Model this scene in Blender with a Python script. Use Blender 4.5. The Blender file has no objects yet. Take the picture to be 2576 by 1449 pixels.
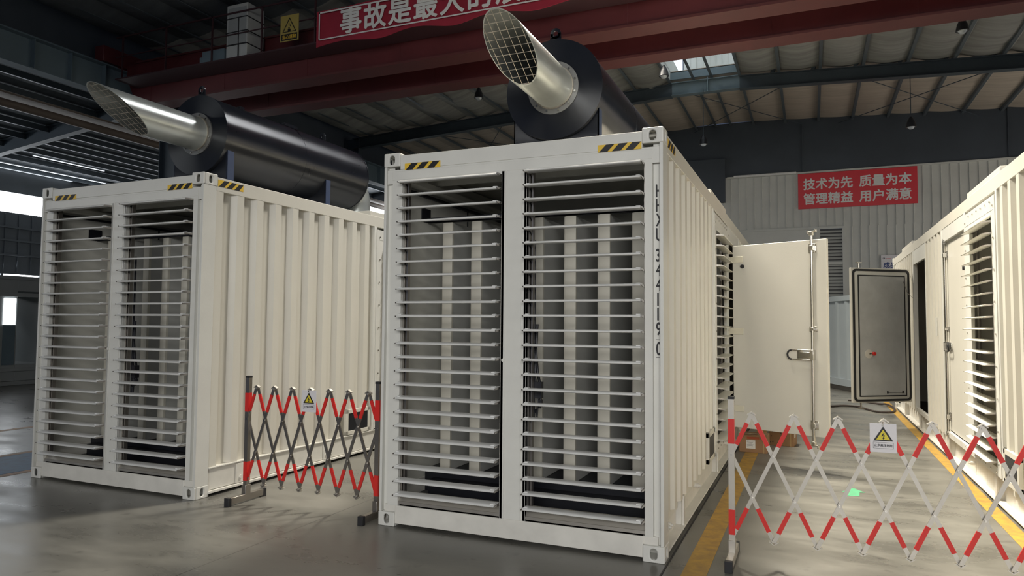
import bpy, bmesh, math, random
from mathutils import Vector, Matrix
random.seed(7)
COL = bpy.context.scene.collection
PI = math.pi
R = math.radians

# ------------------------------------------------------------------ materials
def mat(name, col, rough=0.5, metal=0.0, var=0.0, scale=4.0, bump=0.0, bscale=30.0,
        emit=None, estr=0.0, stretch=None, spec=0.5, col2=None, coat=0.0, aniso=0.0, rvar=0.0):
    m = bpy.data.materials.new(name); m.use_nodes = True
    nt = m.node_tree; b = nt.nodes['Principled BSDF']
    b.inputs['Base Color'].default_value = (*col, 1)
    b.inputs['Roughness'].default_value = rough
    b.inputs['Metallic'].default_value = metal
    b.inputs['Specular IOR Level'].default_value = spec
    b.inputs['Coat Weight'].default_value = coat
    tc = nt.nodes.new('ShaderNodeTexCoord'); mp = nt.nodes.new('ShaderNodeMapping')
    nt.links.new(tc.outputs['Object'], mp.inputs['Vector'])
    if stretch: mp.inputs['Scale'].default_value = stretch
    if var > 0 or rvar > 0:
        n = nt.nodes.new('ShaderNodeTexNoise'); n.inputs['Scale'].default_value = scale
        n.inputs['Detail'].default_value = 8; n.inputs['Roughness'].default_value = 0.6
        nt.links.new(mp.outputs[0], n.inputs['Vector'])
        if var > 0:
            r = nt.nodes.new('ShaderNodeValToRGB')
            c2 = col2 or tuple(max(0, c * (1 - var)) for c in col)
            r.color_ramp.elements[0].position = 0.32; r.color_ramp.elements[1].position = 0.68
            r.color_ramp.elements[0].color = (*c2, 1); r.color_ramp.elements[1].color = (*col, 1)
            nt.links.new(n.outputs['Fac'], r.inputs['Fac'])
            nt.links.new(r.outputs['Color'], b.inputs['Base Color'])
        if rvar > 0:
            mr = nt.nodes.new('ShaderNodeMapRange')
            mr.inputs['From Min'].default_value = 0.3; mr.inputs['From Max'].default_value = 0.7
            mr.inputs['To Min'].default_value = rough - rvar; mr.inputs['To Max'].default_value = rough + rvar
            nt.links.new(n.outputs['Fac'], mr.inputs['Value']); nt.links.new(mr.outputs[0], b.inputs['Roughness'])
    if bump > 0:
        n2 = nt.nodes.new('ShaderNodeTexNoise'); n2.inputs['Scale'].default_value = bscale
        n2.inputs['Detail'].default_value = 4
        nt.links.new(mp.outputs[0], n2.inputs['Vector'])
        bp = nt.nodes.new('ShaderNodeBump'); bp.inputs['Strength'].default_value = bump
        bp.inputs['Distance'].default_value = 0.02
        nt.links.new(n2.outputs['Fac'], bp.inputs['Height']); nt.links.new(bp.outputs[0], b.inputs['Normal'])
    if emit:
        b.inputs['Emission Color'].default_value = (*emit, 1); b.inputs['Emission Strength'].default_value = estr
    return m

M = {}
M['paint'] = mat('cream_paint', (0.70, 0.675, 0.60), 0.34, var=0.05, scale=1.5, bump=0.03, bscale=60)
M['frame_paint'] = mat('frame_paint', (0.73, 0.725, 0.68), 0.36, var=0.07, scale=2.5, bump=0.03, bscale=60)
M['dirty_paint'] = mat('scuffed_paint', (0.76, 0.74, 0.68), 0.45, var=0.14, scale=5)
M['slat'] = mat('slat_white', (0.80, 0.80, 0.78), 0.32)
M['sidegrey'] = mat('side_slat_paint', (0.74, 0.72, 0.64), 0.3)
M['interior'] = mat('interior_grey', (0.72, 0.71, 0.65), 0.6, var=0.1, scale=3)
M['inner_dark'] = mat('interior_dark', (0.10, 0.10, 0.10), 0.7)
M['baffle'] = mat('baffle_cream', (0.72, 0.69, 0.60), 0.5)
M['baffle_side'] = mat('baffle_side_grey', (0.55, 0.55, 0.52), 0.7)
M['black'] = mat('black_paint', (0.012, 0.013, 0.018), 0.4)
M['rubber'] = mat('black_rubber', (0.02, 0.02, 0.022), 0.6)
M['drum'] = mat('black_drum_paint', (0.010, 0.012, 0.018), 0.30, var=0.3, scale=2, bump=0.04, bscale=9, rvar=0.04, spec=0.8)
M['steelblue'] = mat('blue_primer', (0.05, 0.07, 0.13), 0.5)
M['zinc'] = mat('galvanised_steel', (0.62, 0.65, 0.62), 0.34, metal=0.55, var=0.18, scale=3, rvar=0.08)
M['zincin'] = mat('galvanised_inside', (0.42, 0.44, 0.42), 0.5, metal=0.6, var=0.2, scale=3)
M['weld'] = mat('weld_bead', (0.55, 0.50, 0.42), 0.45, metal=0.7, var=0.5, scale=20)
M['flange'] = mat('flange_steel', (0.33, 0.33, 0.32), 0.45, metal=0.8, var=0.3, scale=10)
M['chrome'] = mat('stainless_steel', (0.56, 0.54, 0.50), 0.24, metal=1.0)
M['alu'] = mat('aluminium_tube', (0.55, 0.52, 0.47), 0.36, metal=0.75, var=0.12, scale=4)
M['alud'] = mat('stainless_tube', (0.42, 0.39, 0.36), 0.28, metal=0.9, var=0.15, scale=4)
M['red'] = mat('red_sleeve', (0.66, 0.03, 0.025), 0.35)
M['redsign'] = mat('red_sheet', (0.70, 0.03, 0.045), 0.4)
M['redcloth'] = mat('red_banner_cloth', (0.36, 0.02, 0.045), 0.7, var=0.2, scale=2)
M['crane'] = mat('crane_red_paint', (0.12, 0.025, 0.028), 0.45, var=0.25, scale=1)
M['cranedk'] = mat('crane_flange_paint', (0.11, 0.028, 0.028), 0.55, var=0.2, scale=1)
M['white'] = mat('white_lettering', (0.78, 0.78, 0.76), 0.5)
M['signwhite'] = mat('sign_white', (0.74, 0.72, 0.74), 0.4)
def radial(m, an=.85):
    nt = m.node_tree; b = nt.nodes['Principled BSDF']; t = nt.nodes.new('ShaderNodeTangent'); t.direction_type = 'RADIAL'; t.axis = 'Y'
    nt.links.new(t.outputs[0], b.inputs['Tangent']); b.inputs['Anisotropic'].default_value = an; b.inputs['Anisotropic Rotation'].default_value = .25
radial(M['drum']); radial(M['zinc'], .6)
M['yellow'] = mat('yellow_print', (0.80, 0.52, 0.05), 0.45)
M['signyellow'] = mat('sign_yellow', (0.72, 0.60, 0.04), 0.45)
M['ink'] = mat('black_ink', (0.012, 0.012, 0.015), 0.5)
M['blueink'] = mat('blue_ink', (0.03, 0.06, 0.22), 0.5)
M['steel'] = mat('dark_steel_paint', (0.055, 0.075, 0.095), 0.5, var=0.3, scale=1)
M['steel_l'] = mat('blue_grey_steel', (0.16, 0.22, 0.26), 0.5, var=0.2, scale=1)
M['purlin'] = mat('galvanised_purlin', (0.12, 0.145, 0.165), 0.45, metal=0.3)
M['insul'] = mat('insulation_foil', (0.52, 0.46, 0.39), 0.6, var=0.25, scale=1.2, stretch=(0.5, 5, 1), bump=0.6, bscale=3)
M['insul_mid'] = mat('insulation_shaded', (0.34, 0.345, 0.33), 0.6, var=0.4, scale=1.0, stretch=(0.4, 4, 1), bump=0.6, bscale=3)  # same insulation, shade of the middle bay put into the colour
M['insul_dk'] = mat('roof_shaded', (0.11, 0.125, 0.14), 0.6, var=0.4, scale=0.8, stretch=(0.5, 4, 1), bump=0.4, bscale=3)  # darker roof tone, low light of front bays and left aisle coloured in
M['wall'] = mat('wall_sheet', (0.62, 0.63, 0.59), 0.45, var=0.1, scale=1.5)
M['wall_dk'] = mat('dark_wall_sheet', (0.06, 0.075, 0.095), 0.6, var=0.2, scale=1)
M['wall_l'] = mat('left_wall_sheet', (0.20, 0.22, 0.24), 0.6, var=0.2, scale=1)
M['booth'] = mat('grey_booth_paint', (0.36, 0.38, 0.38), 0.45, var=0.1, scale=1)
M['bluegrey'] = mat('blue_grey_container', (0.42, 0.47, 0.50), 0.45, var=0.1, scale=1)
M['doorgrey'] = mat('door_inner_sheet', (0.60, 0.61, 0.60), 0.36, metal=0.1, var=0.2, scale=3, col2=(0.50, 0.51, 0.50))
M['cardboard'] = mat('cardboard', (0.34, 0.19, 0.09), 0.8, var=0.2, scale=4)
M['tape'] = mat('packing_tape', (0.45, 0.30, 0.14), 0.25)
M['paper'] = mat('paper_label', (0.72, 0.70, 0.64), 0.6)
M['cable'] = mat('brown_cable', (0.05, 0.035, 0.03), 0.5)
M['beige'] = mat('beige_bracket', (0.72, 0.68, 0.55), 0.4)
M['glow'] = mat('daylight_pane', (0.9, 0.95, 1.0), 0.5, emit=(0.93, 0.97, 1.0), estr=6.0)
M['glow2'] = mat('skylight_pane', (0.8, 0.85, 0.9), 0.5, emit=(0.85, 0.93, 1.0), estr=0.9)
M['lampglass'] = mat('lamp_glass', (0.5, 0.55, 0.6), 0.2)
M['cream_dirty'] = M['dirty_paint']

def floor_mat():
    m = bpy.data.materials.new('polished_concrete'); m.use_nodes = True
    nt = m.node_tree; b = nt.nodes['Principled BSDF']
    tc = nt.nodes.new('ShaderNodeTexCoord')
    mp = nt.nodes.new('ShaderNodeMapping'); mp.inputs['Scale'].default_value = (0.5, 1.3, 1); mp.inputs['Rotation'].default_value = (0, 0, 0.35)
    nt.links.new(tc.outputs['Object'], mp.inputs['Vector'])
    n1 = nt.nodes.new('ShaderNodeTexNoise'); n1.inputs['Scale'].default_value = 1.6; n1.inputs['Detail'].default_value = 10; n1.inputs['Roughness'].default_value = 0.62
    nt.links.new(mp.outputs[0], n1.inputs['Vector'])
    r1 = nt.nodes.new('ShaderNodeValToRGB')
    r1.color_ramp.elements[0].position = 0.34; r1.color_ramp.elements[0].color = (0.115, 0.112, 0.100, 1)
    r1.color_ramp.elements[1].position = 0.66; r1.color_ramp.elements[1].color = (0.225, 0.218, 0.195, 1)
    nt.links.new(n1.outputs['Fac'], r1.inputs['Fac'])
    # fine dark stains and scuffs
    n2 = nt.nodes.new('ShaderNodeTexNoise'); n2.inputs['Scale'].default_value = 5.5; n2.inputs['Detail'].default_value = 6
    nt.links.new(tc.outputs['Object'], n2.inputs['Vector'])
    r2 = nt.nodes.new('ShaderNodeValToRGB')
    r2.color_ramp.elements[0].position = 0.26; r2.color_ramp.elements[0].color = (0.55, 0.55, 0.55, 1)
    r2.color_ramp.elements[1].position = 0.38; r2.color_ramp.elements[1].color = (1, 1, 1, 1)
    nt.links.new(n2.outputs['Fac'], r2.inputs['Fac'])
    mx = nt.nodes.new('ShaderNodeMixRGB'); mx.blend_type = 'MULTIPLY'; mx.inputs['Fac'].default_value = 0.8
    nt.links.new(r1.outputs[0], mx.inputs[1]); nt.links.new(r2.outputs[0], mx.inputs[2])
    # slab joints every 6 m
    br = nt.nodes.new('ShaderNodeTexBrick'); br.offset = 0
    br.inputs['Scale'].default_value = 1; br.inputs['Brick Width'].default_value = 6; br.inputs['Row Height'].default_value = 6
    br.inputs['Mortar Size'].default_value = 0.006; br.inputs['Color1'].default_value = (1, 1, 1, 1); br.inputs['Color2'].default_value = (1, 1, 1, 1)
    br.inputs['Mortar'].default_value = (0.5, 0.5, 0.5, 1)
    mp2 = nt.nodes.new('ShaderNodeMapping'); mp2.inputs['Location'].default_value = (0.55, 3.0, 0)
    nt.links.new(tc.outputs['Object'], mp2.inputs['Vector']); nt.links.new(mp2.outputs[0], br.inputs['Vector'])
    mx2 = nt.nodes.new('ShaderNodeMixRGB'); mx2.blend_type = 'MULTIPLY'; mx2.inputs['Fac'].default_value = 1
    nt.links.new(mx.outputs[0], mx2.inputs[1]); nt.links.new(br.outputs['Color'], mx2.inputs[2])
    nt.links.new(mx2.outputs[0], b.inputs['Base Color'])
    mr = nt.nodes.new('ShaderNodeMapRange'); mr.inputs['From Min'].default_value = 0.3; mr.inputs['From Max'].default_value = 0.7
    mr.inputs['To Min'].default_value = 0.20; mr.inputs['To Max'].default_value = 0.46
    nt.links.new(n1.outputs['Fac'], mr.inputs['Value']); nt.links.new(mr.outputs[0], b.inputs['Roughness'])
    bp = nt.nodes.new('ShaderNodeBump'); bp.inputs['Strength'].default_value = 0.10; bp.inputs['Distance'].default_value = 0.01
    nt.links.new(n2.outputs['Fac'], bp.inputs['Height']); nt.links.new(bp.outputs[0], b.inputs['Normal'])
    b.inputs['Specular IOR Level'].default_value = 0.6
    return m
M['floor'] = floor_mat()
def linepaint(name, col, worn):
    m = mat(name, col, 0.5, var=0.35, scale=9, col2=worn); return m
M['yline'] = linepaint('yellow_floor_paint', (0.62, 0.36, 0.05), (0.36, 0.22, 0.06))
M['oline'] = linepaint('orange_floor_paint', (0.40, 0.20, 0.06), (0.22, 0.12, 0.06))
M['bline'] = linepaint('blue_floor_paint', (0.012, 0.11, 0.26), (0.012, 0.07, 0.16))
M['gline'] = linepaint('green_floor_print', (0.10, 0.42, 0.22), (0.10, 0.32, 0.18))

# ------------------------------------------------------------------ mesh helpers
class MB:
    def __init__(s, tf=None):
        s.v = []; s.f = []; s.m = []; s.sm = []; s.tf = tf
    def add(s, vs, fs, mi=0, smooth=False):
        o = len(s.v)
        for p in vs:
            p = Vector(p)
            s.v.append(s.tf(p) if s.tf else p)
        for f in fs:
            s.f.append([o + i for i in f]); s.m.append(mi); s.sm.append(smooth)
        return s
    def box(s, x0, x1, y0, y1, z0, z1, mi=0, mx=None):
        vs = [Vector((x, y, z)) for z in (z0, z1) for y in (y0, y1) for x in (x0, x1)]
        if mx: vs = [mx @ v for v in vs]
        return s.add(vs, [(0, 2, 3, 1), (4, 5, 7, 6), (0, 1, 5, 4), (2, 6, 7, 3), (0, 4, 6, 2), (1, 3, 7, 5)], mi)
    def prism(s, poly, a, d, mi=0, mx=None):
        """poly: list of 3D points, extruded by vector d"""
        d = Vector(d); n = len(poly)
        vs = [Vector(p) for p in poly] + [Vector(p) + d for p in poly]
        if mx: vs = [mx @ v for v in vs]
        fs = [tuple(range(n)), tuple(range(2 * n - 1, n - 1, -1))]
        fs += [(i, i + n, (i + 1) % n + n, (i + 1) % n) for i in range(n)]
        return s.add(vs, fs, mi)
    def cyl(s, p, q, r, r2=None, n=20, mi=0, caps=True):
        p = Vector(p); q = Vector(q); r2 = r if r2 is None else r2
        ax = (q - p).normalized(); u = ax.orthogonal().normalized(); w = ax.cross(u)
        vs = []
        for c, rr in ((p, r), (q, r2)):
            for i in range(n):
                t = 2 * PI * i / n; vs.append(c + u * rr * math.cos(t) + w * rr * math.sin(t))
        s.add(vs, [(i, (i + 1) % n, (i + 1) % n + n, i + n) for i in range(n)], mi, True)
        if caps: s.add(vs, [tuple(range(n - 1, -1, -1)), tuple(range(n, 2 * n))], mi)
        return s
    def tube(s, pts, r, n=10, mi=0):
        pts = [Vector(p) for p in pts]; vs = []; prev = None
        for i, p in enumerate(pts):
            a = pts[max(0, i - 1)]; b = pts[min(len(pts) - 1, i + 1)]
            t = (b - a).normalized()
            if prev is None: u = t.orthogonal().normalized()
            else: u = (prev - t * prev.dot(t)).normalized()
            prev = u; w = t.cross(u)
            for k in range(n):
                g = 2 * PI * k / n; vs.append(p + u * r * math.cos(g) + w * r * math.sin(g))
        fs = [(i * n + k, i * n + (k + 1) % n, (i + 1) * n + (k + 1) % n, (i + 1) * n + k)
              for i in range(len(pts) - 1) for k in range(n)]
        s.add(vs, fs, mi, True)
        s.add(vs, [tuple(range(n - 1, -1, -1)), tuple(range(len(vs) - n, len(vs)))], mi)
        return s
    def ring(s, c, ax, ri, ro, h, n=48, mi=0):
        """flat washer with depth h along ax"""
        c = Vector(c); ax = Vector(ax).normalized(); u = ax.orthogonal().normalized(); w = ax.cross(u)
        vs = []
        for hh in (0, h):
            for rr in (ri, ro):
                for i in range(n):
                    t = 2 * PI * i / n; vs.append(c + ax * hh + u * rr * math.cos(t) + w * rr * math.sin(t))
        fs = []
        for i in range(n):
            j = (i + 1) % n
            fs += [(i, j, n + j, n + i), (2 * n + i, 3 * n + i, 3 * n + j, 2 * n + j),
                   (n + i, n + j, 3 * n + j, 3 * n + i), (i, 2 * n + i, 2 * n + j, j)]
        return s.add(vs, fs, mi, True)
    def mesh(s, name, mats):
        me = bpy.data.meshes.new(name); me.from_pydata([tuple(v) for v in s.v], [], s.f)
        if not isinstance(mats, (list, tuple)): mats = [mats]
        for m in mats: me.materials.append(M[m] if isinstance(m, str) else m)
        for p, mi, sm in zip(me.polygons, s.m, s.sm): p.material_index = mi; p.use_smooth = sm
        bm = bmesh.new(); bm.from_mesh(me); bmesh.ops.recalc_face_normals(bm, faces=bm.faces); bm.to_mesh(me); bm.free()
        me.set_sharp_from_angle(angle=R(38)); me.update()
        return me

def link(name, me, parent=None, loc=None, rz=None):
    o = bpy.data.objects.new(name, me); COL.objects.link(o)
    if parent: o.parent = parent
    if loc: o.location = loc
    if rz is not None: o.rotation_euler = (0, 0, rz)
    return o
def bevel(o, w=0.005, seg=2, ang=35):
    b = o.modifiers.new('bevel', 'BEVEL'); b.width = w; b.segments = seg; b.limit_method = 'ANGLE'; b.angle_limit = R(ang)
    b.harden_normals = False
    return o
def part(name, mb, mats, parent=None, bev=0, **k):
    o = link(name, mb.mesh(name, mats), parent, **k)
    if bev: bevel(o, bev)
    return o
def struct(name, mb, mats, bev=0):
    o = part(name, mb, mats, bev=bev); o['kind'] = 'structure'; return o
def tag(o, label, cat, group=None):
    o['label'] = label; o['category'] = cat
    if group: o['group'] = group
    return o
def thing(name, label, cat, loc=(0, 0, 0), rz=0, group=None):
    o = bpy.data.objects.new(name, None); o.empty_display_size = 0.2; COL.objects.link(o)
    o.location = loc; o.rotation_euler = (0, 0, rz)
    return tag(o, label, cat, group)

def text_mesh(body, size, mats, bold=0.0, extrude=0.001, sx=1.0, align='CENTER', clipx=None, spacing=1.0, shear=0, fat=0):
    """lettering turned into a mesh lying in XY, baseline at 0"""
    cu = bpy.data.curves.new('txt', 'FONT'); cu.body = body; cu.size = size
    cu.align_x = align; cu.offset = bold; cu.extrude = extrude; cu.space_character = spacing
    ob = bpy.data.objects.new('txt', cu); COL.objects.link(ob)
    dg = bpy.context.evaluated_depsgraph_get(); dg.update()
    me = bpy.data.meshes.new_from_object(ob.evaluated_get(dg), depsgraph=dg)
    COL.objects.unlink(ob); bpy.data.objects.remove(ob); 
    for v in me.vertices: v.co.x *= sx
    if fat:
        bm = bmesh.new()
        for dx, dy in ((-fat, 0), (fat, 0), (0, -fat), (0, fat)):
            n0 = len(bm.verts); bm.from_mesh(me); bm.verts.ensure_lookup_table()
            for v in bm.verts[n0:]: v.co.x += dx; v.co.y += dy; v.co.z += (dx + 2 * dy) * .02
        bm.to_mesh(me); bm.free()
    me.materials.clear(); me.materials.append(M[mats])
    for p in me.polygons: p.material_index = 0
    if clipx is not None:
        bm = bmesh.new(); bm.from_mesh(me)
        bmesh.ops.bisect_plane(bm, geom=bm.verts[:] + bm.edges[:] + bm.faces[:], plane_co=(clipx, 0, 0), plane_no=(1, 0, 0), clear_outer=True)
        bm.to_mesh(me); bm.free()
    return me
def put_text(name, parent, body, size, mats, loc, rot=(PI / 2, 0, 0), **k):
    me = text_mesh(body, size, mats, **k)
    o = link(name, me, parent); o.location = loc; o.rotation_euler = rot
    return o

def rrect(x0, x1, z0, z1, r, y, n=5):
    pts = []
    for cx, cz, a0 in ((x1 - r, z1 - r, 0), (x0 + r, z1 - r, 90), (x0 + r, z0 + r, 180), (x1 - r, z0 + r, 270)):
        for i in range(n + 1):
            t = R(a0 + 90 * i / n); pts.append(Vector((cx + r * math.cos(t), y, cz + r * math.sin(t))))
    return pts
def frame_loop(mb, outer, inner, d, mi=0):
    """band between two loops of equal length, thickness vector d"""
    n = len(outer); d = Vector(d)
    vs = outer + inner + [p + d for p in outer] + [p + d for p in inner]
    fs = []
    for i in range(n):
        j = (i + 1) % n
        fs += [(i, j, n + j, n + i), (2 * n + i, 3 * n + i, 3 * n + j, 2 * n + j), (i, 2 * n + i, 2 * n + j, j), (n + i, n + j, 3 * n + j, 3 * n + i)]
    mb.add(vs, fs, mi)

# ------------------------------------------------------------------ containers
W, H, L = 2.438, 3.199, 12.19

def casting_mesh():
    """corner casting with oval holes on the front and the outer side; local box x 0..162, y 0..178, z 0..118 (outer side at x=0)"""
    bm = bmesh.new()
    def vv(x, y, z): return bm.verts.new((x, y, z))
    X, Y, Z = .162, .178, .118
    def plate(o, ax, bx, la, lb, ca, cb, ha, hb, dn):
        """plate with an oval hole, corners o + a*ax + b*bx, thickness along dn"""
        o = Vector(o); ax = Vector(ax); bx = Vector(bx); dn = Vector(dn)
        n = 24; inner = []; outer = []
        for i in range(n):
            t = 2 * PI * i / n + PI / 4
            c, s_ = math.cos(t), math.sin(t)
            rr = min(ha, hb)
            pa = ca + max(-(ha - rr), min(ha - rr, ha * c)) + rr * c if ha > hb else ca + rr * c
            pb = cb + (hb - rr) * (1 if s_ > 0 else -1) * min(1, abs(s_) * 3) + rr * s_ if hb > ha else cb + rr * s_
            inner.append((pa, pb))
            k = 1 / max(abs(c), abs(s_))
            qa = c * k; qb = s_ * k
            outer.append((la / 2 + qa * la / 2, lb / 2 + qb * lb / 2))
        rings = []
        for dd in (0, 1):
            for rg in (outer, inner):
                rings.append([bm.verts.new(o + ax * a + bx * b + dn * dd) for a, b in rg])
        for i in range(n):
            j = (i + 1) % n
            bm.faces.new((rings[0][i], rings[0][j], rings[1][j], rings[1][i]))
            bm.faces.new((rings[2][i], rings[3][i], rings[3][j], rings[2][j]))
            bm.faces.new((rings[1][i], rings[1][j], rings[3][j], rings[3][i]))
            bm.faces.new((rings[0][i], rings[2][i], rings[2][j], rings[0][j]))
    plate((0, 0, 0), (1, 0, 0), (0, 0, 1), X, Z, .081, .060, .026, .040, (0, .022, 0))
    plate((0, .022, 0), (0, 1, 0), (0, 0, 1), Y - .022, Z, .072, .060, .024, .038, (.022, 0, 0))
    def bx(x0, x1, y0, y1, z0, z1):
        vs = [vv(x, y, z) for z in (z0, z1) for y in (y0, y1) for x in (x0, x1)]
        for f in [(0, 2, 3, 1), (4, 5, 7, 6), (0, 1, 5, 4), (2, 6, 7, 3), (0, 4, 6, 2), (1, 3, 7, 5)]: bm.faces.new([vs[i] for i in f])
    bx(.022, X, .022, Y, Z - .02, Z); bx(.022, X, .022, Y, 0, .02)
    bx(X - .02, X, .022, Y, .02, Z - .02); bx(.022, X - .02, Y - .02, Y, .02, Z - .02)
    bmesh.ops.recalc_face_normals(bm, faces=bm.faces)
    me = bpy.data.meshes.new('corner_casting'); bm.to_mesh(me); bm.free(); me.materials.append(M['frame_paint'])
    return me
CAST = casting_mesh()

def corrug(mb, S, y0, y1, z0, z1, crest=-.008, depth=.05, pitch=.283, th=.004, mi=0):
    """vertical corrugations on a side plane; S(u,y,z) maps outward offset u"""
    prof = []; y = y0
    a, sl = .095, .045; b = pitch - a - 2 * sl
    prof.append((crest, y0))
    while y < y1 - .02:
        for du, dy in ((crest, a), (crest - depth, sl), (crest - depth, b), (crest, sl)):
            y += dy
            if y > y1: 
                prof.append((prof[-1][0], y1)); break
            prof.append((du, y))
        else: continue
        break
    n = len(prof); vs = []
    for off in (0, -th):
        for z in (z0, z1):
            for u, yy in prof: vs.append(S(u + off, yy, z))
    fs = []
    for i in range(n - 1):
        fs += [(i, i + 1, n + i + 1, n + i), (2 * n + i, 3 * n + i, 3 * n + i + 1, 2 * n + i + 1),
               (i, 2 * n + i, 2 * n + i + 1, i + 1), (n + i, n + i + 1, 3 * n + i + 1, 3 * n + i)]
    fs += [(0, n, 3 * n, 2 * n), (n - 1, 3 * n - 1, 4 * n - 1, 2 * n - 1)]
    mb.add(vs, fs, mi)

def SB(mb, S, u0, u1, y0, y1, z0, z1, mi=0):
    vs = [S(u, y, z) for z in (z0, z1) for y in (y0, y1) for u in (u0, u1)]
    mb.add(vs, [(0, 2, 3, 1), (4, 5, 7, 6), (0, 1, 5, 4), (2, 6, 7, 3), (0, 4, 6, 2), (1, 3, 7, 5)], mi)

def slat_mesh(w, tilt, mats=('slat', 'alud')):
    """louvre blade along +x, pivot at y=0"""
    prof = [(-.076, -.003), (-.078, .003), (-.070, .010), (-.045, .012), (.0, .010), (.028, .006), (.032, 0), (.026, -.006), (-.03, -.007), (-.068, -.008)]
    c, s = math.cos(tilt), math.sin(tilt)
    mb = MB()
    def pr(x, pts): return [Vector((x, y * c - z * s, y * s + z * c)) for y, z in pts]
    mb.prism(pr(.012, prof), None, (w - .024, 0, 0))
    br = [(-.082, -.004), (-.082, .006), (.036, .003), (.036, -.008), (0, -.014)]
    mb.prism(pr(.002, br), None, (.006, 0, 0), 1); mb.prism(pr(w - .008, br), None, (.006, 0, 0), 1)
    for x in (.02, w - .05):
        mb.prism(pr(x, [(-.060, .011), (-.030, .013), (-.030, .018), (-.058, .016)]), None, (.03, 0, 0), 0)
    me = mb.mesh('slat', list(mats)); return me

def hazard(name, parent, o, ax, up, w, h, nrm):
    """yellow sticker with slanted black bars"""
    o = Vector(o); ax = Vector(ax); up = Vector(up); nrm = Vector(nrm)
    mb = MB()
    mb.prism([o, o + ax * w, o + ax * w + up * h, o + up * h], None, nrm * .001, 0)
    e = nrm * .0012; k = h * 1.0; bw = w * .195; gap = w * .105; st = w * .03
    for i in range(3):
        a = st + i * (bw + gap)
        mb.prism([o + e + ax * a, o + e + ax * (a + bw), o + e + ax * min(w, a + bw + k) + up * h * .99, o + e + ax * (a + k) + up * h * .99], None, nrm * .0006, 1)
    return part(name, mb, ['yellow', 'ink'], parent)

def locking_bar(parent, F, z0, z1, handle=True, hz=1.35, hdir=-1, cams=True):
    """F(a,d,z): a across the leaf, d out of the leaf, local to door"""
    mb = MB(lambda p: F(p.x, p.y, p.z))
    mb.cyl((0, .035, z0 - .06), (0, .035, z1 + .05), .017, n=12)
    bar = part('locking_bar', mb, 'chrome', parent)
    for z in (z0 + .13, z1 - .10, (z0 + z1) / 2 + .10):
        b = MB(lambda p: F(p.x, p.y, p.z))
        hh = .055 if abs(z - (z0 + z1) / 2) > .3 else .032
        b.box(-.048, .048, .0, .008, z - hh, z + hh); b.box(-.026, .026, .008, .056, z - hh * .55, z + hh * .55)
        for sx in (-1, 1): b.cyl((sx * .038, .0, z), (sx * .038, .014, z), .007, n=8)
        part('bar_bracket', b, 'chrome', parent, bev=.003)
    for z, s in ((z0 - .06, -1), (z1 + .05, 1)):
        b = MB(lambda p: F(p.x, p.y, p.z))
        b.box(-.022, .022, .012, .056, min(z, z + s * .05), max(z, z + s * .05))
        b.box(-.05, .06, .008, .05, min(z + s * .04, z + s * .055), max(z + s * .04, z + s * .055))
        b.box(-.05, -.035, .008, .05, min(z + s * .02, z + s * .05), max(z + s * .02, z + s * .05))
        b.box(.045, .06, .008, .05, min(z + s * .045, z + s * .075), max(z + s * .045, z + s * .075))
        part('cam', b, 'chrome', bar, bev=.003)
    if handle:
        b = MB(lambda p: F(p.x, p.y, p.z))
        d = hdir
        b.box(min(0, d * .20), max(0, d * .20), .004, .012, hz - .055, hz + .055)
        b.box(min(d * .03, d * .16), max(d * .03, d * .16), .012, .03, hz - .035, hz + .035)
        b.box(-.02, .02, .0, .065, hz - .062, hz + .062)
        b.box(min(d * .02, d * .26), max(d * .02, d * .26), .05, .062, hz + .048, hz + .062)
        b.box(min(d * .02, d * .26), max(d * .02, d * .26), .05, .062, hz - .062, hz - .048)
        hd = part('handle', b, 'chrome', parent, bev=.004)
        g = MB(lambda p: F(p.x, p.y, p.z)); pts = []
        for i in range(13):
            t = -PI / 2 + PI * i / 12
            pts.append((d * (.25 + .05 * math.cos(t)), .056, hz + .055 * math.sin(t)))
        g.tube(pts, .011, n=10)
        part('grip', g, 'rubber', hd)

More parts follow.
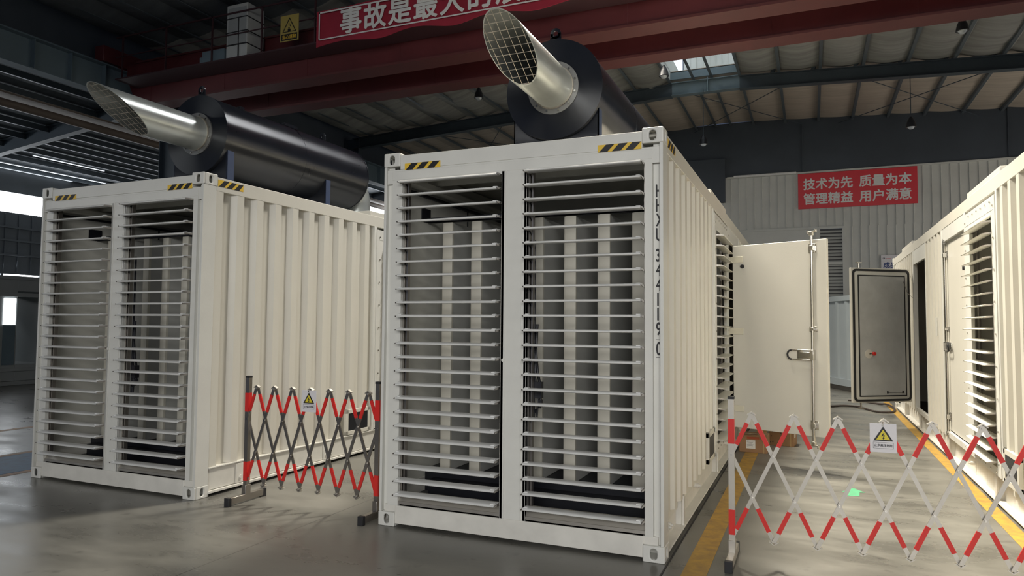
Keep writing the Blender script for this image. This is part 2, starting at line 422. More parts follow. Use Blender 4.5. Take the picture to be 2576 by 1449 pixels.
def container(root, mirror, ends=True, tilts=(R(6), R(2)), rail='channel', door=None):
    """root at the near left bottom corner of a container; feature side at x=W (x=0 when mirrored)"""
    fx = (lambda x: W - x) if mirror else (lambda x: x)
    tf = lambda p: Vector((fx(p.x), p.y, p.z))
    S = lambda u, y, z: Vector((W + u, y, z))         # feature side
    T = lambda u, y, z: Vector((-u, y, z))            # plain side
    # castings
    for ex in (0, 1):
        for ey in (0, 1):
            for ez in (0, 1):
                o = link('corner_casting', CAST, root)
                o.location = (W if ex else 0, L if ey else 0, H if ez else 0)
                o.scale = (-1 if ex else 1, -1 if ey else 1, -1 if ez else 1)
                bevel(o, .012 if True else 0, 3, 60)
    # corner posts
    for ex in (0, 1):
        for ey in (0, 1):
            mb = MB(lambda p: Vector((W - p.x if ex else p.x, L - p.y if ey else p.y, p.z)))
            z0, z1 = .118, H - .118
            prof = [(.004, .004), (.030, .004), (.030, .045), (.085, .045), (.085, .060), (.018, .060), (.018, .155), (.05, .155), (.05, .168), (.004, .168)]
            mb.prism([Vector((x, y, z0)) for x, y in prof], None, (0, 0, z1 - z0))
            part('corner_post', mb, 'frame_paint', root, bev=.003)
    # end frames (near): top and bottom rails
    mb = MB()
    mb.box(.16, W - .16, .012, .09, H - .145, H - .022); mb.box(.03, W - .03, .016, .03, 2.93, H - .145)
    mb.box(.085, W - .085, .010, .016, 2.962, 3.038)
    part('end_header', mb, 'frame_paint', root, bev=.004)
    mb = MB(); mb.box(.16, W - .16, .012, .10, .025, .178); mb.box(.05, W - .05, .022, .10, .118, .178)
    part('end_sill', mb, 'dirty_paint', root, bev=.004)
    mb = MB(); mb.box(.16, W - .16, L - .09, L - .012, H - .15, H - .022); mb.box(.16, W - .16, L - .10, L - .012, .025, .178)
    mb.box(.08, W - .08, L - .05, L - .045, .178, H - .15)
    part('end_panel', mb, 'frame_paint', root)
    # side rails
    for SS, feat in ((S, True), (T, False)):
        mb = MB(tf)
        SB(mb, SS, -.062, -.006, .17, L - .17, 3.035, H - .022)
        part('top_rail', mb, 'paint', root, bev=.004)
        mb = MB(tf)
        if rail == 'flush' and feat:
            SB(mb, SS, -.07, -.012, .17, L - .17, .06, .275); SB(mb, SS, -.08, .004, .17, L - .17, .27, .284)
            SB(mb, SS, -.08, .012, .17, L - .17, .030, .055)
            for y in (.62, 2.02, 5.0, 8.0):
                SB(mb, SS, -.012, .0, y - .09, y + .09, .06, .26)
                mb.cyl(SS(-.01, y - .03, .12), SS(.012, y - .03, .12), .018, n=10)
                mb.cyl(SS(-.01, y + .06, .12), SS(.012, y + .06, .12), .018, n=10)
        else:
            SB(mb, SS, -.10, -.085, .17, L - .17, .04, .30); SB(mb, SS, -.10, -.004, .17, L - .17, .028, .042)
            for y in (.95, 3.3, 5.9, 8.6, 10.6):
                SB(mb, SS, -.09, -.012, y - .006, y + .006, .04, .285); SB(mb, SS, -.03, -.012, y - .03, y + .03, .04, .285)
            for y in (.35, .42, 1.9, 4.6):
                mb.cyl(SS(-.09, y, .17), SS(-.03, y, .17), .022, n=12); mb.cyl(SS(-.03, y, .17), SS(-.012, y, .17), .012, n=8)
        part('bottom_rail', mb, 'dirty_paint', root, bev=.003)
    # plain side, roof, floor
    mb = MB(tf); corrug(mb, T, .168, L - .168, .285, 3.04)
    part('side_panel', mb, 'paint', root)
    mb = MB(); mb.box(.06, W - .06, .09, L - .09, H - .05, H - .03)
    mb.box(.06, .30, .09, .6, H - .03, H - .024); mb.box(W - .3, W - .06, .09, .6, H - .03, H - .024)
    part('roof_panel', mb, 'paint', root)
    mb = MB(tf)
    SB(mb, S, -.40, -.02, 2.84, 4.36, H - .03, H + .045); SB(mb, S, -.40, -.02, 9.15, 10.64, H - .03, H + .045)
    part('roof_hatch', mb, 'paint', root, bev=.008)
    mb = MB(); mb.box(.10, W - .10, .10, L - .10, .14, .175)
    part('floor_panel', mb, 'inner_dark', root)
    # feature side panels
    segs = [(.168, 2.93), (6.06, 7.50), (8.98, L - .168)] if mirror else [(.168, 2.93), (6.0, L - .168)]
    for a, b in segs:
        mb = MB(tf); corrug(mb, S, a, b, .285, 3.04); part('side_panel', mb, 'paint', root)
    for y in (2.93, 4.44) + ((6.0, 7.5, 8.93) if mirror else (5.94,)):
        mb = MB(tf); SB(mb, S, -.07, -.004, y, y + .06, .285, 3.04); part('frame_post', mb, 'frame_paint', root, bev=.004)
    for a, b, zt in ((4.50, 6.0, 2.86),) + (((7.56, 8.93, 2.80),) if mirror else ()):
        mb = MB(tf); SB(mb, S, -.05, -.01, a, b, zt, 3.04); part('door_header', mb, 'frame_paint', root, bev=.004)
        mb = MB(tf); SB(mb, S, -.05, -.01, a, b, .285, .36); part('door_sill', mb, 'dirty_paint', root, bev=.004)
    # inner walls
    mb = MB(tf); mb.box(.07, .09, .10, 2.35, .175, H - .06); part('inner_lining', mb, 'interior', root)
    mb = MB(tf); mb.box(W - .09, W - .07, .10, 2.92, .175, H - .06); part('inner_lining', mb, 'interior', root)
    mb = MB(tf); mb.box(.09, W - .09, 2.33, 2.36, .175, H - .06); part('bulkhead', mb, 'interior', root)
    mb = MB(tf); mb.box(.09, W - .09, 4.48, 4.50, .175, H - .06); part('bulkhead', mb, 'interior', root)
    mb = MB(tf); mb.box(.09, W - .09, .62, .66, 3.02, H - .06); part('ceiling_beam', mb, 'interior', root)
    mb = MB(tf); mb.box(.09, .22, .10, 2.3, 2.95, 3.0); part('ceiling_beam', mb, 'interior', root)
    # little hatch near the louvre
    mb = MB(tf)
    for a in ((2.36, 2.41, .29, .61), (2.83, 2.88, .29, .61), (2.36, 2.88, .29, .34), (2.36, 2.88, .56, .61)): SB(mb, S, -.03, .006, *a)
    hf = part('hatch_frame', mb, 'paint', root, bev=.003)
    mb = MB(tf); SB(mb, S, -.03, .001, 2.40, 2.84, .335, .565); part('hatch_opening', mb, 'black', hf)
    # side louvre
    mb = MB(tf); y0, y1 = 3.13, 4.16
    SB(mb, S, -.03, .004, 2.98, y0, .30, 3.0); SB(mb, S, -.03, .004, y1, 4.44, .30, 3.0)
    SB(mb, S, -.03, .004, y0, y1, 2.82, 3.0); SB(mb, S, -.03, .004, y0, y1, .30, .38)
    SB(mb, S, .004, .007, 3.04, 4.38, 2.86, 2.866)
    for y in (3.04, 4.36):
        for i in range(9): mb.cyl(S(.004, y, .42 + i * .31), S(.014, y, .42 + i * .31), .010, n=8, mi=1)
    for i in range(6): mb.cyl(S(.004, 3.15 + i * .2, 2.95), S(.014, 3.15 + i * .2, 2.95), .009, n=8, mi=1)
    for i in range(5): mb.cyl(S(.004, 3.15 + i * .24, .335), S(.014, 3.15 + i * .24, .335), .009, n=8, mi=1)
    for yy in (y1 - .035, y1 - .085): SB(mb, S, -.07, -.05, yy - .008, yy + .008, .38, 2.82, 2)
    SB(mb, S, -.09, -.03, y0, y0 + .01, .38, 2.82, 2)
    lf = part('side_louvre', mb, ['frame_paint', 'chrome', 'alud'], root, bev=.003)
    sm = MB(tf)
    prof = [(.084, -.002), (.088, .004), (.05, .010), (-.03, .006), (-.034, 0), (.04, -.008)]
    tl = R(-8); c, s = math.cos(tl), math.sin(tl)
    sm.prism([S(u * c - z * s, y0 + .01, u * s + z * c) for u, z in prof], None, (0, y1 - y0 - .02, 0))
    for yy in (y0 + .004, y1 - .009): sm.prism([S(u * c - z * s, yy, u * s + z * c) for u, z in ((.09, .006), (-.04, .002), (-.04, -.012), (.09, -.002))], None, (0, .005, 0), 1)
    sme = sm.mesh('slat', ['sidegrey', 'alud'])
    for i in range(21):
        link('slat', sme, lf, loc=(0, 0, .43 + i * .1167))
    # end louvres
    if ends:
        mb = MB()
        mb.box(1.125, 1.345, .012, .05, .178, 2.97); mb.box(1.160, 1.168, .008, .012, .178, 2.97); mb.box(1.30, 1.308, .008, .012, .178, 2.97)
        for x in (1.15, 1.325): mb.cyl((x, .004, 1.43), (x, .012, 1.43), .014, n=12)
        part('centre_post', mb, 'frame_paint', root, bev=.003)
        for k, (a, b) in enumerate(((.185, 1.128), (1.345, 2.294))):
            mb = MB()
            ja = .085 if k == 0 else a - .02; jb = b + .02 if k == 0 else W - .085
            mb.box(ja, a, .012, .05, .178, 2.97); mb.box(b, jb, .012, .05, .178, 2.97)
            mb.box(a, b, .012, .05, 2.955, 2.985)
            for x in (a + .004, a + .030): mb.box(x, x + .012, .05, .09, .19, 2.955, 1)
            mb.box(b - .012, b - .004, .05, .09, .19, 2.955, 1)
            mb.prism([(a, .02, .19), (a, .10, .19), (a, .10, .285), (a, .075, .285), (a, .03, .215), (a, .02, .215)], None, (b - a, 0, 0), 2)
            n = 24; z0 = .292; dz = (2.935 - z0) / (n - 1)
            for i in range(n):
                z = z0 + dz * i
                mb.prism([(a + .012, .045, z - .018), (a + .012, .095, z - .050), (a + .012, .100, z - .042), (a + .012, .050, z - .008)], None, (.006, 0, 0), 3)
            fr = part('louvre_frame', mb, ['frame_paint', 'alud', 'alu', 'ink'], root)
            me = slat_mesh(b - a, tilts[k])
            for i in range(n): link('slat', me, fr, loc=(a, 0, z0 + dz * i))
        # silencer baffles behind the louvres
        bm_ = MB()
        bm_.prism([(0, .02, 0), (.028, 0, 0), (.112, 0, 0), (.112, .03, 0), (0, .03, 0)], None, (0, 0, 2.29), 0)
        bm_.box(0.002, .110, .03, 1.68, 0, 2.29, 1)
        bme = bm_.mesh('silencer_baffle', ['baffle', 'baffle_side'])
        for x in (.245, .545, .845, 1.148, 1.45, 1.752, 2.052):
            link('silencer_baffle', bme, root, loc=(x, .62, .375))
        mb = MB(); mb.box(.10, W - .10, .60, .66, 2.668, 2.676); mb.box(.10, W - .10, .60, .608, 2.668, 2.715)
        mb.box(.09, .10, .50, .66, 2.67, 2.80); mb.box(W - .10, W - .09, .50, .66, 2.67, 2.80)
        for i in range(7): mb.cyl((.3 + i * .3, .63, 2.676), (.3 + i * .3, .63, 2.695), .010, n=8)
        part('baffle_rail', mb, 'black', root)
        mb = MB(); mb.box(.10, W - .10, .62, 2.32, .175, .372); mb.box(.20, W - .10, .50, .62, .175, .30)
        part('base_block', mb, 'black', root)
        mb = MB(); mb.box(.09, .10, .13, .15, .19, 2.9); mb.box(.09, .12, .10, 2.3, 2.90, 2.925); mb.box(.09, .095, 1.45, 1.47, .4, 2.9)
        part('lining_trim', mb, 'black', root)
        # wiring loom beside the centre post
        mb = MB()
        mb.tube([(1.40, .12, 1.72), (1.39, .12, 1.5), (1.40, .13, 1.35), (1.43, .14, 1.18), (1.42, .13, 1.05)], .012, n=8)
        mb.tube([(1.385, .12, 1.6), (1.385, .12, 1.3), (1.41, .12, 1.1), (1.40, .12, .98), (1.39, .12, 1.04)], .009, n=8)
        mb.tube([(1.375, .12, 2.4), (1.375, .12, 1.6), (1.375, .12, .95)], .010, n=8)
        mb.box(1.385, 1.445, .10, .15, 1.13, 1.26); mb.box(1.42, 1.445, .11, .14, 1.06, 1.12)
        part('wiring_loom', mb, 'black', root)
        hazard('hazard_sticker', root, (.205, .0118, 3.045), (1, 0, 0), (0, 0, 1), .35, .056, (0, -1, 0))
        hazard('hazard_sticker', root, (1.932, .0118, 3.045), (1, 0, 0), (0, 0, 1), .34, .056, (0, -1, 0))
        if not mirror: hazard('hazard_sticker', root, (W - .005, .185, 3.085), (0, 1, 0), (0, 0, 1), .34, .07, (1, 0, 0))
    return tf, S

container_names = []
B = thing('generator_container', 'nearest white generator container, front fully louvred, two half-open blade banks, black exhaust drum on top', 'container')
A = thing('generator_container', 'white louvred generator container further left, partly hidden behind the nearest one', 'container', loc=(-4.490, -.029, 0), rz=-.0083)
C = thing('generator_container', 'cream generator container on the right, seen along its side with closed and open doors', 'container', loc=(5.061, -.20, 0))
tfB, SB_ = container(B, False, tilts=(R(6.5), R(1.5)))
container(A, False, tilts=(R(4.5), R(5)), rail='flush')
tfC, SC = container(C, True, tilts=(R(4), R(4)))

# container code, running down the groove of the near right post
zc = 2.775
code = [('H', 0), ('H', 1), ('X', 2), ('U', 3), ('3', 4.42), ('4', 5.42), ('4', 6.42), ('1', 7.42), ('1', 8.42), ('9', 9.42), ('0', 10.75)]
for ch, k in code:
    me = text_mesh(ch, .136, 'ink', bold=.0, fat=.002, sx=.60, align='LEFT', extrude=.0006, clipx=.027 if ch != '1' else .030)
    xs = [v.co.x for v in me.vertices]
    o = link('code_character', me, B); o.location = (2.372 - (min(xs) if xs else 0) + (.008 if ch == '1' else 0), .0440, zc - .098 - k * .1095); o.rotation_euler = (PI / 2, 0, 0)
mb = MB(); mb.box(2.372, 2.398, .0435, .0448, 1.50 - .02, 1.503 - .02); mb.box(2.372, 2.398, .0435, .0448, 1.612, 1.615)
part('code_box', mb, 'ink', B)

# doors ------------------------------------------------------------
def open_door_front(root):
    """leaf on the near container, swung out towards the camera: smooth outer face shows"""
    h = Vector((2.49, 4.42, 0)); e = Vector((3.606, 3.925, 0))
    d = (e - h); w = d.length; ang = math.atan2(d.y, d.x)
    dr = link('door', None, root) if False else None
    mb = MB(); mb.box(0, w, 0, .055, .415, 2.765)
    o = part('door', mb, 'paint', root, bev=.006, loc=h, rz=ang)
    g = MB(); g.box(.03, w - .03, .055, .062, .45, 2.73); part('door_gasket', g, 'rubber', o)
    F = lambda a, dd, z: Vector((w - .165 + a, -dd, z))
    locking_bar(o, F, .42, 2.76, hz=1.38)
    for z in (2.58, 1.65, .66):
        b = MB(); b.box(-.07, .15, -.014, -.002, z - .04, z + .04); b.cyl((-.06, .0, z - .05), (-.06, .0, z + .05), .018, n=12)
        part('hinge', b, 'beige', o, bev=.003)
    b = MB(); b.cyl((.14, -.022, 2.49), (.14, 0, 2.49), .022, .026, n=20); part('door_bumper', b, 'rubber', o)
    j = MB(); j.box(2.37, 2.425, 4.505, 4.52, .36, 2.86); part('door_jamb_film', j, 'steelblue', root)
open_door_front(B)

def side_door(root):
    """closed leaf in the right-hand container"""
    mb = MB(tfC); SB(mb, SC, -.075, -.045, 4.53, 5.98, .37, 2.86)
    o = part('door', mb, 'paint', root, bev=.006)
    g = MB(tfC)
    SB(g, SC, -.044, -.038, 4.53, 4.56, .37, 2.86); SB(g, SC, -.044, -.038, 4.53, 5.98, 2.835, 2.86); part('door_edge_strip', g, 'frame_paint', o)
    F = lambda a, dd, z: tfC(SC(-.045 + dd, 5.86 + a, z))
    locking_bar(o, F, .42, 2.78, hz=1.47, hdir=-1)
    b = MB(tfC); b.cyl(SC(-.05, 4.72, 2.42), SC(-.02, 4.72, 2.42), .025, n=16); part('door_bumper', b, 'rubber', o)
side_door(C)

def open_door_grey(root):
    h = Vector((-.03, 9.10, 0)); e = Vector((-.992, 8.38, 0)); d = e - h; w = d.length; ang = math.atan2(d.y, d.x)
    z0, z1 = .43, 2.737
    mb = MB(); mb.box(0, w, -.05, 0, z0, z1)      # +y local side faces the viewer
    o = part('door', mb, 'paint', root, bev=.006, loc=h, rz=ang)
    f = 1
    t = MB(); frame_loop(t, rrect(.02, w - .02, z0 + .02, z1 - .02, .07, 0), rrect(.055, w - .055, z0 + .055, z1 - .055, .05, 0), (0, .014, 0)); part('door_gasket', t, 'rubber', o)
    t = MB(); t.box(.05, w - .05, 0, .004, z0 + .05, z1 - .05); pn = part('door_pan', t, 'interior', o)
    t = MB(); frame_loop(t, rrect(.115, w - .125, z0 + .10, z1 - .12, .004, .004), rrect(.135, w - .145, z0 + .12, z1 - .14, .004, .004), (0, .01, 0)); part('inner_gasket', t, 'rubber', o)
    t = MB(); t.box(.135, w - .145, .004, .012, z0 + .12, z1 - .14); part('inner_sheet', t, 'doorgrey', o)
    t = MB(); t.cyl((w - .32, .012, 1.26), (w - .32, .016, 1.26), .075, n=24); part('latch_plate', t, 'paint', o)
    t = MB(); t.cyl((w - .32, .016, 1.265), (w - .32, .045, 1.265), .012, n=12); t.cyl((w - .32, .036, 1.265), (w - .40, .036, 1.265), .009, n=10)
    lv = part('latch', t, 'chrome', o)
    t = MB(); t.cyl((w - .40, .026, 1.265), (w - .40, .062, 1.265), .030, n=16); part('release_knob', t, 'red', o)
    t = MB(); t.box(.20, .52, .012, .016, z0 + .16, z0 + .165); t.box(.19, .215, .012, .02, z0 + .15, z0 + .19); t.box(.505, .53, .012, .02, z0 + .15, z0 + .19); part('stay_slot', t, 'rubber', o)
    for z, s in ((z1, 1), (z0, -1)):
        t = MB(); zz = sorted((z, z + s * .09)); t.cyl((w - .17, -.02, zz[0]), (w - .17, -.02, zz[1]), .014, n=10)
        t.box(w - .22, w - .12, -.04, .0, *sorted((z + s * .08, z + s * .10))); part('locking_bar', t, 'chrome', o)
    wire = MB(); wire.tube([(.16, .02, z1 - .22), (.10, .05, z1 - .42), (0, .08, z1 - .52), (-.05, .06, z1 - .40), (-.06, -.05, z1 - .1)], .004, n=6); part('stay_wire', wire, 'chrome', o)
open_door_grey(C)
# vent latch plate on corrugated bay, dark sockets inside louvre
mb = MB(tfC); SB(mb, SC, -.012, .006, 6.50, 6.58, 1.60, 1.86); part('recessed_plate', mb, 'frame_paint', C, bev=.003)
mb = MB(tfC); SB(mb, SC, -.6, -.2, 3.9, 3.94, 1.15, 1.35); mb.tube([tfC(tfC(SC(-.35, 3.9, 1.6))), tfC(tfC(SC(-.33, 3.9, 1.4))), tfC(tfC(SC(-.36, 3.9, 1.2))), tfC(tfC(SC(-.30, 3.9, .9)))], .02); part('socket_panel', mb, 'inner_dark', C)

# ------------------------------------------------------------------ mufflers
def muffler(loc, rz, label, elbow):
    t = thing('exhaust_muffler', label, 'muffler', loc, rz)
    r, y0, y1, zc = .472, .0, 2.82, .765          # roof at local z=0, axis height zc; local x=0 axis
    mb = MB(); mb.cyl((0, y0 + .02, zc), (0, y1, zc), r, n=72, caps=False)
    mb.ring((0, y0, zc), (0, 1, 0), .19, r + .006, .035, n=72)
    mb.cyl((0, y0 + .03, zc), (0, y0 + .06, zc), r - .005, n=72)
    # domed back
    mb.cyl((0, y1, zc), (0, y1 + .05, zc), r, r - .06, n=72)
    mb.ring((0, 1.40, zc), (0, 1, 0), r - .01, r + .003, .012, n=72)
    mb.ring((0, y1 - .02, zc), (0, 1, 0), r - .01, r + .006, .022, n=72)
    part('drum', mb, 'drum', t)
    for yy in (.06, 1.86):
        mb = MB(); pts = []
        hw = .425
        pts.append(Vector((-hw, yy, 0))); pts.append(Vector((hw, yy, 0)))
        pts.append(Vector((hw, yy, zc - .16)))
        for i in range(17):
            g = R(-22 - (136) * i / 16); pts.append(Vector(((r - .004) * math.cos(g), yy, zc + (r - .004) * math.sin(g))))
        pts.append(Vector((-hw, yy, zc - .16)))
        mb.prism(pts, None, (0, .012, 0))
        sd = part('saddle', mb, 'drum', t)
        b = MB(); b.box(hw - .012, hw, yy, yy + .11, 0, zc - .20); b.box(-hw, -hw + .012, yy, yy + .11, 0, zc - .20)
        b.box(-hw - .03, hw + .03, yy - .02, yy + .13, 0, .012)
        part('saddle_leg', b, 'steelblue', sd)
    # lifting lugs
    for yy in (.05, 2.3):
        b = MB(); poly = []
        for i in range(13):
            g = PI * i / 12; poly.append(Vector((.05 * math.cos(g), yy, zc + r + .085 + .05 * math.sin(g))))
        poly += [Vector((-.055, yy, zc + r - .10)), Vector((.055, yy, zc + r - .10))]
        inner = []
        frame = [p for p in poly]
        b.box(-.055, .055, yy, yy + .014, zc + r - .10, zc + r + .045)
        b.ring((0, yy, zc + r + .085), (0, 1, 0), .024, .052, .014, n=24)
        b.box(-.052, -.026, yy, yy + .014, zc + r + .04, zc + r + .085); b.box(.026, .052, yy, yy + .014, zc + r + .04, zc + r + .085)
        b.box(-.04, .04, yy, yy + .014, zc + r + .04, zc + r + .058)
        lg = part('lifting_lug', b, 'drum', t)
    b = MB(); b.box(-.03, .12, .55, .62, zc + r - .01, zc + r + .02); b.box(.0, .13, 1.35, 1.6, zc + r - .01, zc + r + .03); part('drain_plate', b, 'drum', t)
    # outlet
    mb = MB(); mb.ring((0, -.016, zc + .01), (0, 1, 0), .185, .252, .018, n=48)
    fl = part('flange', mb, 'flange', t)
    mb = MB(); mb.cyl((0, 0, 0), (0, -.014, 0), .011, n=6); bme = mb.mesh('bolt', 'chrome')
    for i in range(12):
        g = R(15 + 30 * i); link('bolt', bme, fl, loc=(.226 * math.cos(g), -.016, zc + .01 + .226 * math.sin(g)))
    rp = .196; n = 64; zp = zc + .012
    yt, yb = -1.36, -.69                        # mitred mouth, top and bottom
    sl = (yt - yb) / (2 * rp)
    vs = []; 
    for rr in (rp, rp - .006):
        for end in (0, 1):
            for i in range(n):
                g = 2 * PI * i / n; z = rr * math.sin(g)
                y = 0 if end == 0 else yb + (z + rp) * sl
                vs.append((rr * math.cos(g), y - .002, zp + z))
    fo = [(i, (i + 1) % n, n + (i + 1) % n, n + i) for i in range(n)]
    fi = [(2 * n + i, 3 * n + i, 3 * n + (i + 1) % n, 2 * n + (i + 1) % n) for i in range(n)]
    fe = [(n + i, n + (i + 1) % n, 3 * n + (i + 1) % n, 3 * n + i) for i in range(n)]
    mb = MB(); mb.add(vs, fo, 0, True); mb.add(vs, fi, 1, True); mb.add(vs, fe, 0)
    pipe = part('outlet_pipe', mb, ['zinc', 'zincin'], t)
    pipe.data.polygons[0].use_smooth = True
    mb = MB(); mb.ring((0, -.03, zp), (0, 1, 0), rp - .01, rp + .010, .016, n=48); part('weld_bead', mb, 'weld', pipe)
    # mesh guard across the mouth
    mb = MB(); cz = zp; dirv = Vector((0, sl, 1))
    for k in range(-3, 3):
        x = .032 + k * .062; hz = math.sqrt(max(0, rp * rp - x * x)) - .003
        a = Vector((x, yb + (rp - hz) * sl, cz - hz)); c = Vector((x, yb + (rp + hz) * sl, cz + hz)); mb.cyl(a, c, .0028, n=6)
    Ls = math.sqrt(1 + sl * sl)
    k = -7
    zz = -rp + .012
    while zz < rp - .01:
        hx = math.sqrt(max(0, rp * rp - zz * zz)) - .003
        yy = yb + (zz + rp) * sl
        mb.cyl((-hx, yy, cz + zz), (hx, yy, cz + zz), .0028, n=6); zz += .078 / Ls
    part('mesh_guard', mb, 'weld', pipe)
    if elbow:
        mb = MB(); pts = []
        for i in range(9):
            g = R(90 * i / 8); pts.append((0, y1 + .05 + .33 * math.sin(g), zc - .33 + .33 * math.cos(g)))
        pts = [(0, y1, zc)] + pts + [(0, y1 + .38, 0.01)]
        mb.tube(pts, .2, n=32)
        part('inlet_elbow', mb, 'zinc', t)
    return t
muffler((1.219, .985, H - .028), 0, 'black exhaust drum on the nearest container, mitred silver outlet aimed at the viewer', False)
muffler((-3.265, .962, H - .028), -.0083, 'black exhaust drum on the left-hand container, with silver inlet elbow behind', True)
tag(bpy.data.objects['exhaust_muffler'], 'black exhaust drum with mitred silver outlet pipe on roof of the nearest container', 'muffler')
tag(bpy.data.objects['exhaust_muffler.001'], 'black exhaust drum with silver inlet elbow on roof of the left-hand container', 'muffler')

# ------------------------------------------------------------------ barriers
def barrier(x0, yb, span, label, tube, zt, zb, footy, n=7):
    t = thing('folding_barrier', label, 'barrier', (x0, yb, 0))
    s = span / n; zu = zb + (zt - zb) * 2 / 3
    for xp in (0, span):
        mb = MB(); q = .021
        mb.box(xp - q, xp + q, -q, q, .075, 1.19)
        for a, b in ((1.036, .856), (.379, .199)):
            mb.box(xp - q - .0012, xp + q + .0012, -q - .0012, q + .0012, b, a, 1)
        mb.box(xp - q - .002, xp + q + .002, -q - .002, q + .002, 1.18, 1.20, 2)
        ps = part('post', mb, [tube, 'red', 'rubber'], t)
        mb = MB(); mb.box(xp - .024, xp + .024, footy[0] + .03, footy[1] - .03, .012, .075); mb.box(xp - .025, xp + .025, -.035, .035, .06, .16)
        ft = part('foot', mb, tube, t, bev=.003)
        for a, b in ((footy[0], footy[0] + .04), (footy[1] - .04, footy[1])):
            mb = MB(); mb.box(xp - .027, xp + .027, a, b, 0.0, .079); part('end_cap', mb, 'rubber', ft, bev=.003)
    def bar(xa, za, xb2, zb2, yo):
        """full bar end points; clipped to the posts"""
        P0 = Vector((xa, yo, za)); P1 = Vector((xb2, yo, zb2)); d = P1 - P0
        def clip():
            t0, t1 = 0.0, 1.0
            for lim, sg in ((.0, 1), (span, -1)):
                a = (P0.x - lim) * sg; b = (P1.x - lim) * sg
                if a < 0: t0 = max(t0, a / (a - b))
                if b < 0: t1 = min(t1, a / (a - b))
            return t0, t1
        t0, t1 = clip()
        if t1 - t0 < .05: return
        ln = d.length; u = d.normalized(); w = Vector((-u.z, 0, u.x)) * .0135
        mb = MB()
        def seg(a, b, k, mi):
            p = P0 + d * a; q = P0 + d * b; ww = w * k; dy = Vector((0, .005 * k, 0))
            mb.prism([p - ww - dy, q - ww - dy, q - ww + dy, p - ww + dy], None, ww * 2, mi)
        seg(t0, t1, 1, 0)
        for a, b in ((.075, .25), (.75, .925)):
            a2, b2 = max(a, t0), min(b, t1)
            if b2 > a2 + .01: seg(a2, b2, 1.12, 1)
        part('lattice_bar', mb, [tube, 'red'], t)
    for k in range(-1, n + 2):
        xt = (k - .5) * s
        bar(xt, zt, xt + 1.5 * s, zb, .008)
        bar(xt, zt, xt - 1.5 * s, zb, -.008)
    # rivets and tip plates
    for k in range(0, n + 1):
        mb = MB()
        for z in (zu,): mb.cyl((k * s, -.022, z), (k * s, .02, z), .008, n=10)
        if k < n: mb.cyl(((k + .5) * s, -.022, zb + (zt - zb) / 3), ((k + .5) * s, .02, zb + (zt - zb) / 3), .008, n=10)
        part('rivet', mb, 'chrome', t)
    for k in range(1, n + 1):
        for x, z, sg in (((k - .5) * s, zt, 1),) + (((k * s, zb, -1),) if k < n else ()):
            mb = MB(); mb.prism([(x - .032, -.016, z - sg * .004), (x, -.016, z + sg * .018), (x + .032, -.016, z - sg * .004), (x + .028, -.016, z - sg * .010), (x, -.016, z + sg * .010), (x - .028, -.016, z - sg * .010)], None, (0, .032, 0))
            mb.cyl((x, -.02, z - sg * .012), (x, .02, z - sg * .012), .010, n=10)
            part('hinge_tip', mb, 'alu', t)
    return t
BR = barrier(2.878, .27, 2.0, 'expanding silver and red lattice barrier across the aisle at the right', 'alu', 1.078, .172, (-.27, .27))
BL = barrier(-1.60, .15, 1.487, 'expanding steel and red lattice barrier between the two louvred containers', 'alud', 1.098, .165, (-.25, .25))

def warning_sign(x, y, z, w, h, label):
    t = thing('warning_sign', label, 'sign', (x, y, z), 0)
    mb = MB(); mb.box(-w / 2, w / 2, 0, .003, -h, 0); part('board', mb, 'signwhite', t)
    k = w / .163
    def tri(cx, cz, s, y0, m, name, par):
        b = MB(); b.prism([(cx - s / 2, y0, cz), (cx + s / 2, y0, cz), (cx, y0, cz + s * .80)], None, (0, -.0006, 0)); return part(name, b, m, par)
    tri(0, -.118 * k, .122 * k, -.0002, 'ink', 'warning_triangle', t)
    tri(0, -.110 * k, .086 * k, -.0012, 'signyellow', 'triangle_field', t)
    b = MB(); q = k
    bolt = [(.004, -.068), (-.010, -.089), (-.015, -.084 - .005), (.002, -.089 + .002), (-.003, -.099), (-.008, -.097), (-.001, -.108), (.009, -.099), (.004, -.099), (.010, -.080), (-.002, -.083), (.008, -.068)]
    bolt = [(-.001, -.066), (-.013, -.087), (.002, -.084), (-.002, -.098), (-.006, -.096), (-.001, -.108), (.011, -.098), (.004, -.099), (.010, -.078), (-.001, -.080), (.008, -.066)]
    b.prism([(a * q, -.0022, c * q) for a, c in bolt], None, (0, -.0006, 0)); part('lightning_bolt', b, 'ink', t)
    b = MB(); frame_loop(b, rrect(-.062 * k, .062 * k, -.170 * k, -.128 * k, .001, -.0002), rrect(-.0605 * k, .0605 * k, -.1685 * k, -.1295 * k, .001, -.0002), (0, -.0006, 0)); part('caption_box', b, 'ink', t)
    put_text('caption', t, '止步高压危险', .0195 * k, 'ink', (0, -.0008, -.156 * k), fat=.0004, extrude=.0003, sx=.95)
    b = MB(); b.cyl((0, .004, -.010), (0, -.008, -.010), .006, n=12); b.tube([(0, .0, -.008), (0, -.004, .012), (0, .01, .016)], .002, n=6); part('hanging_screw', b, 'chrome', t)
    return t
warning_sign(3.870, .243, 1.064, .162, .195, 'white high-voltage warning board hung on the right-hand lattice barrier')
warning_sign(-.856, .122, 1.094, .167, .200, 'white high-voltage warning board hung on the left-hand lattice barrier')

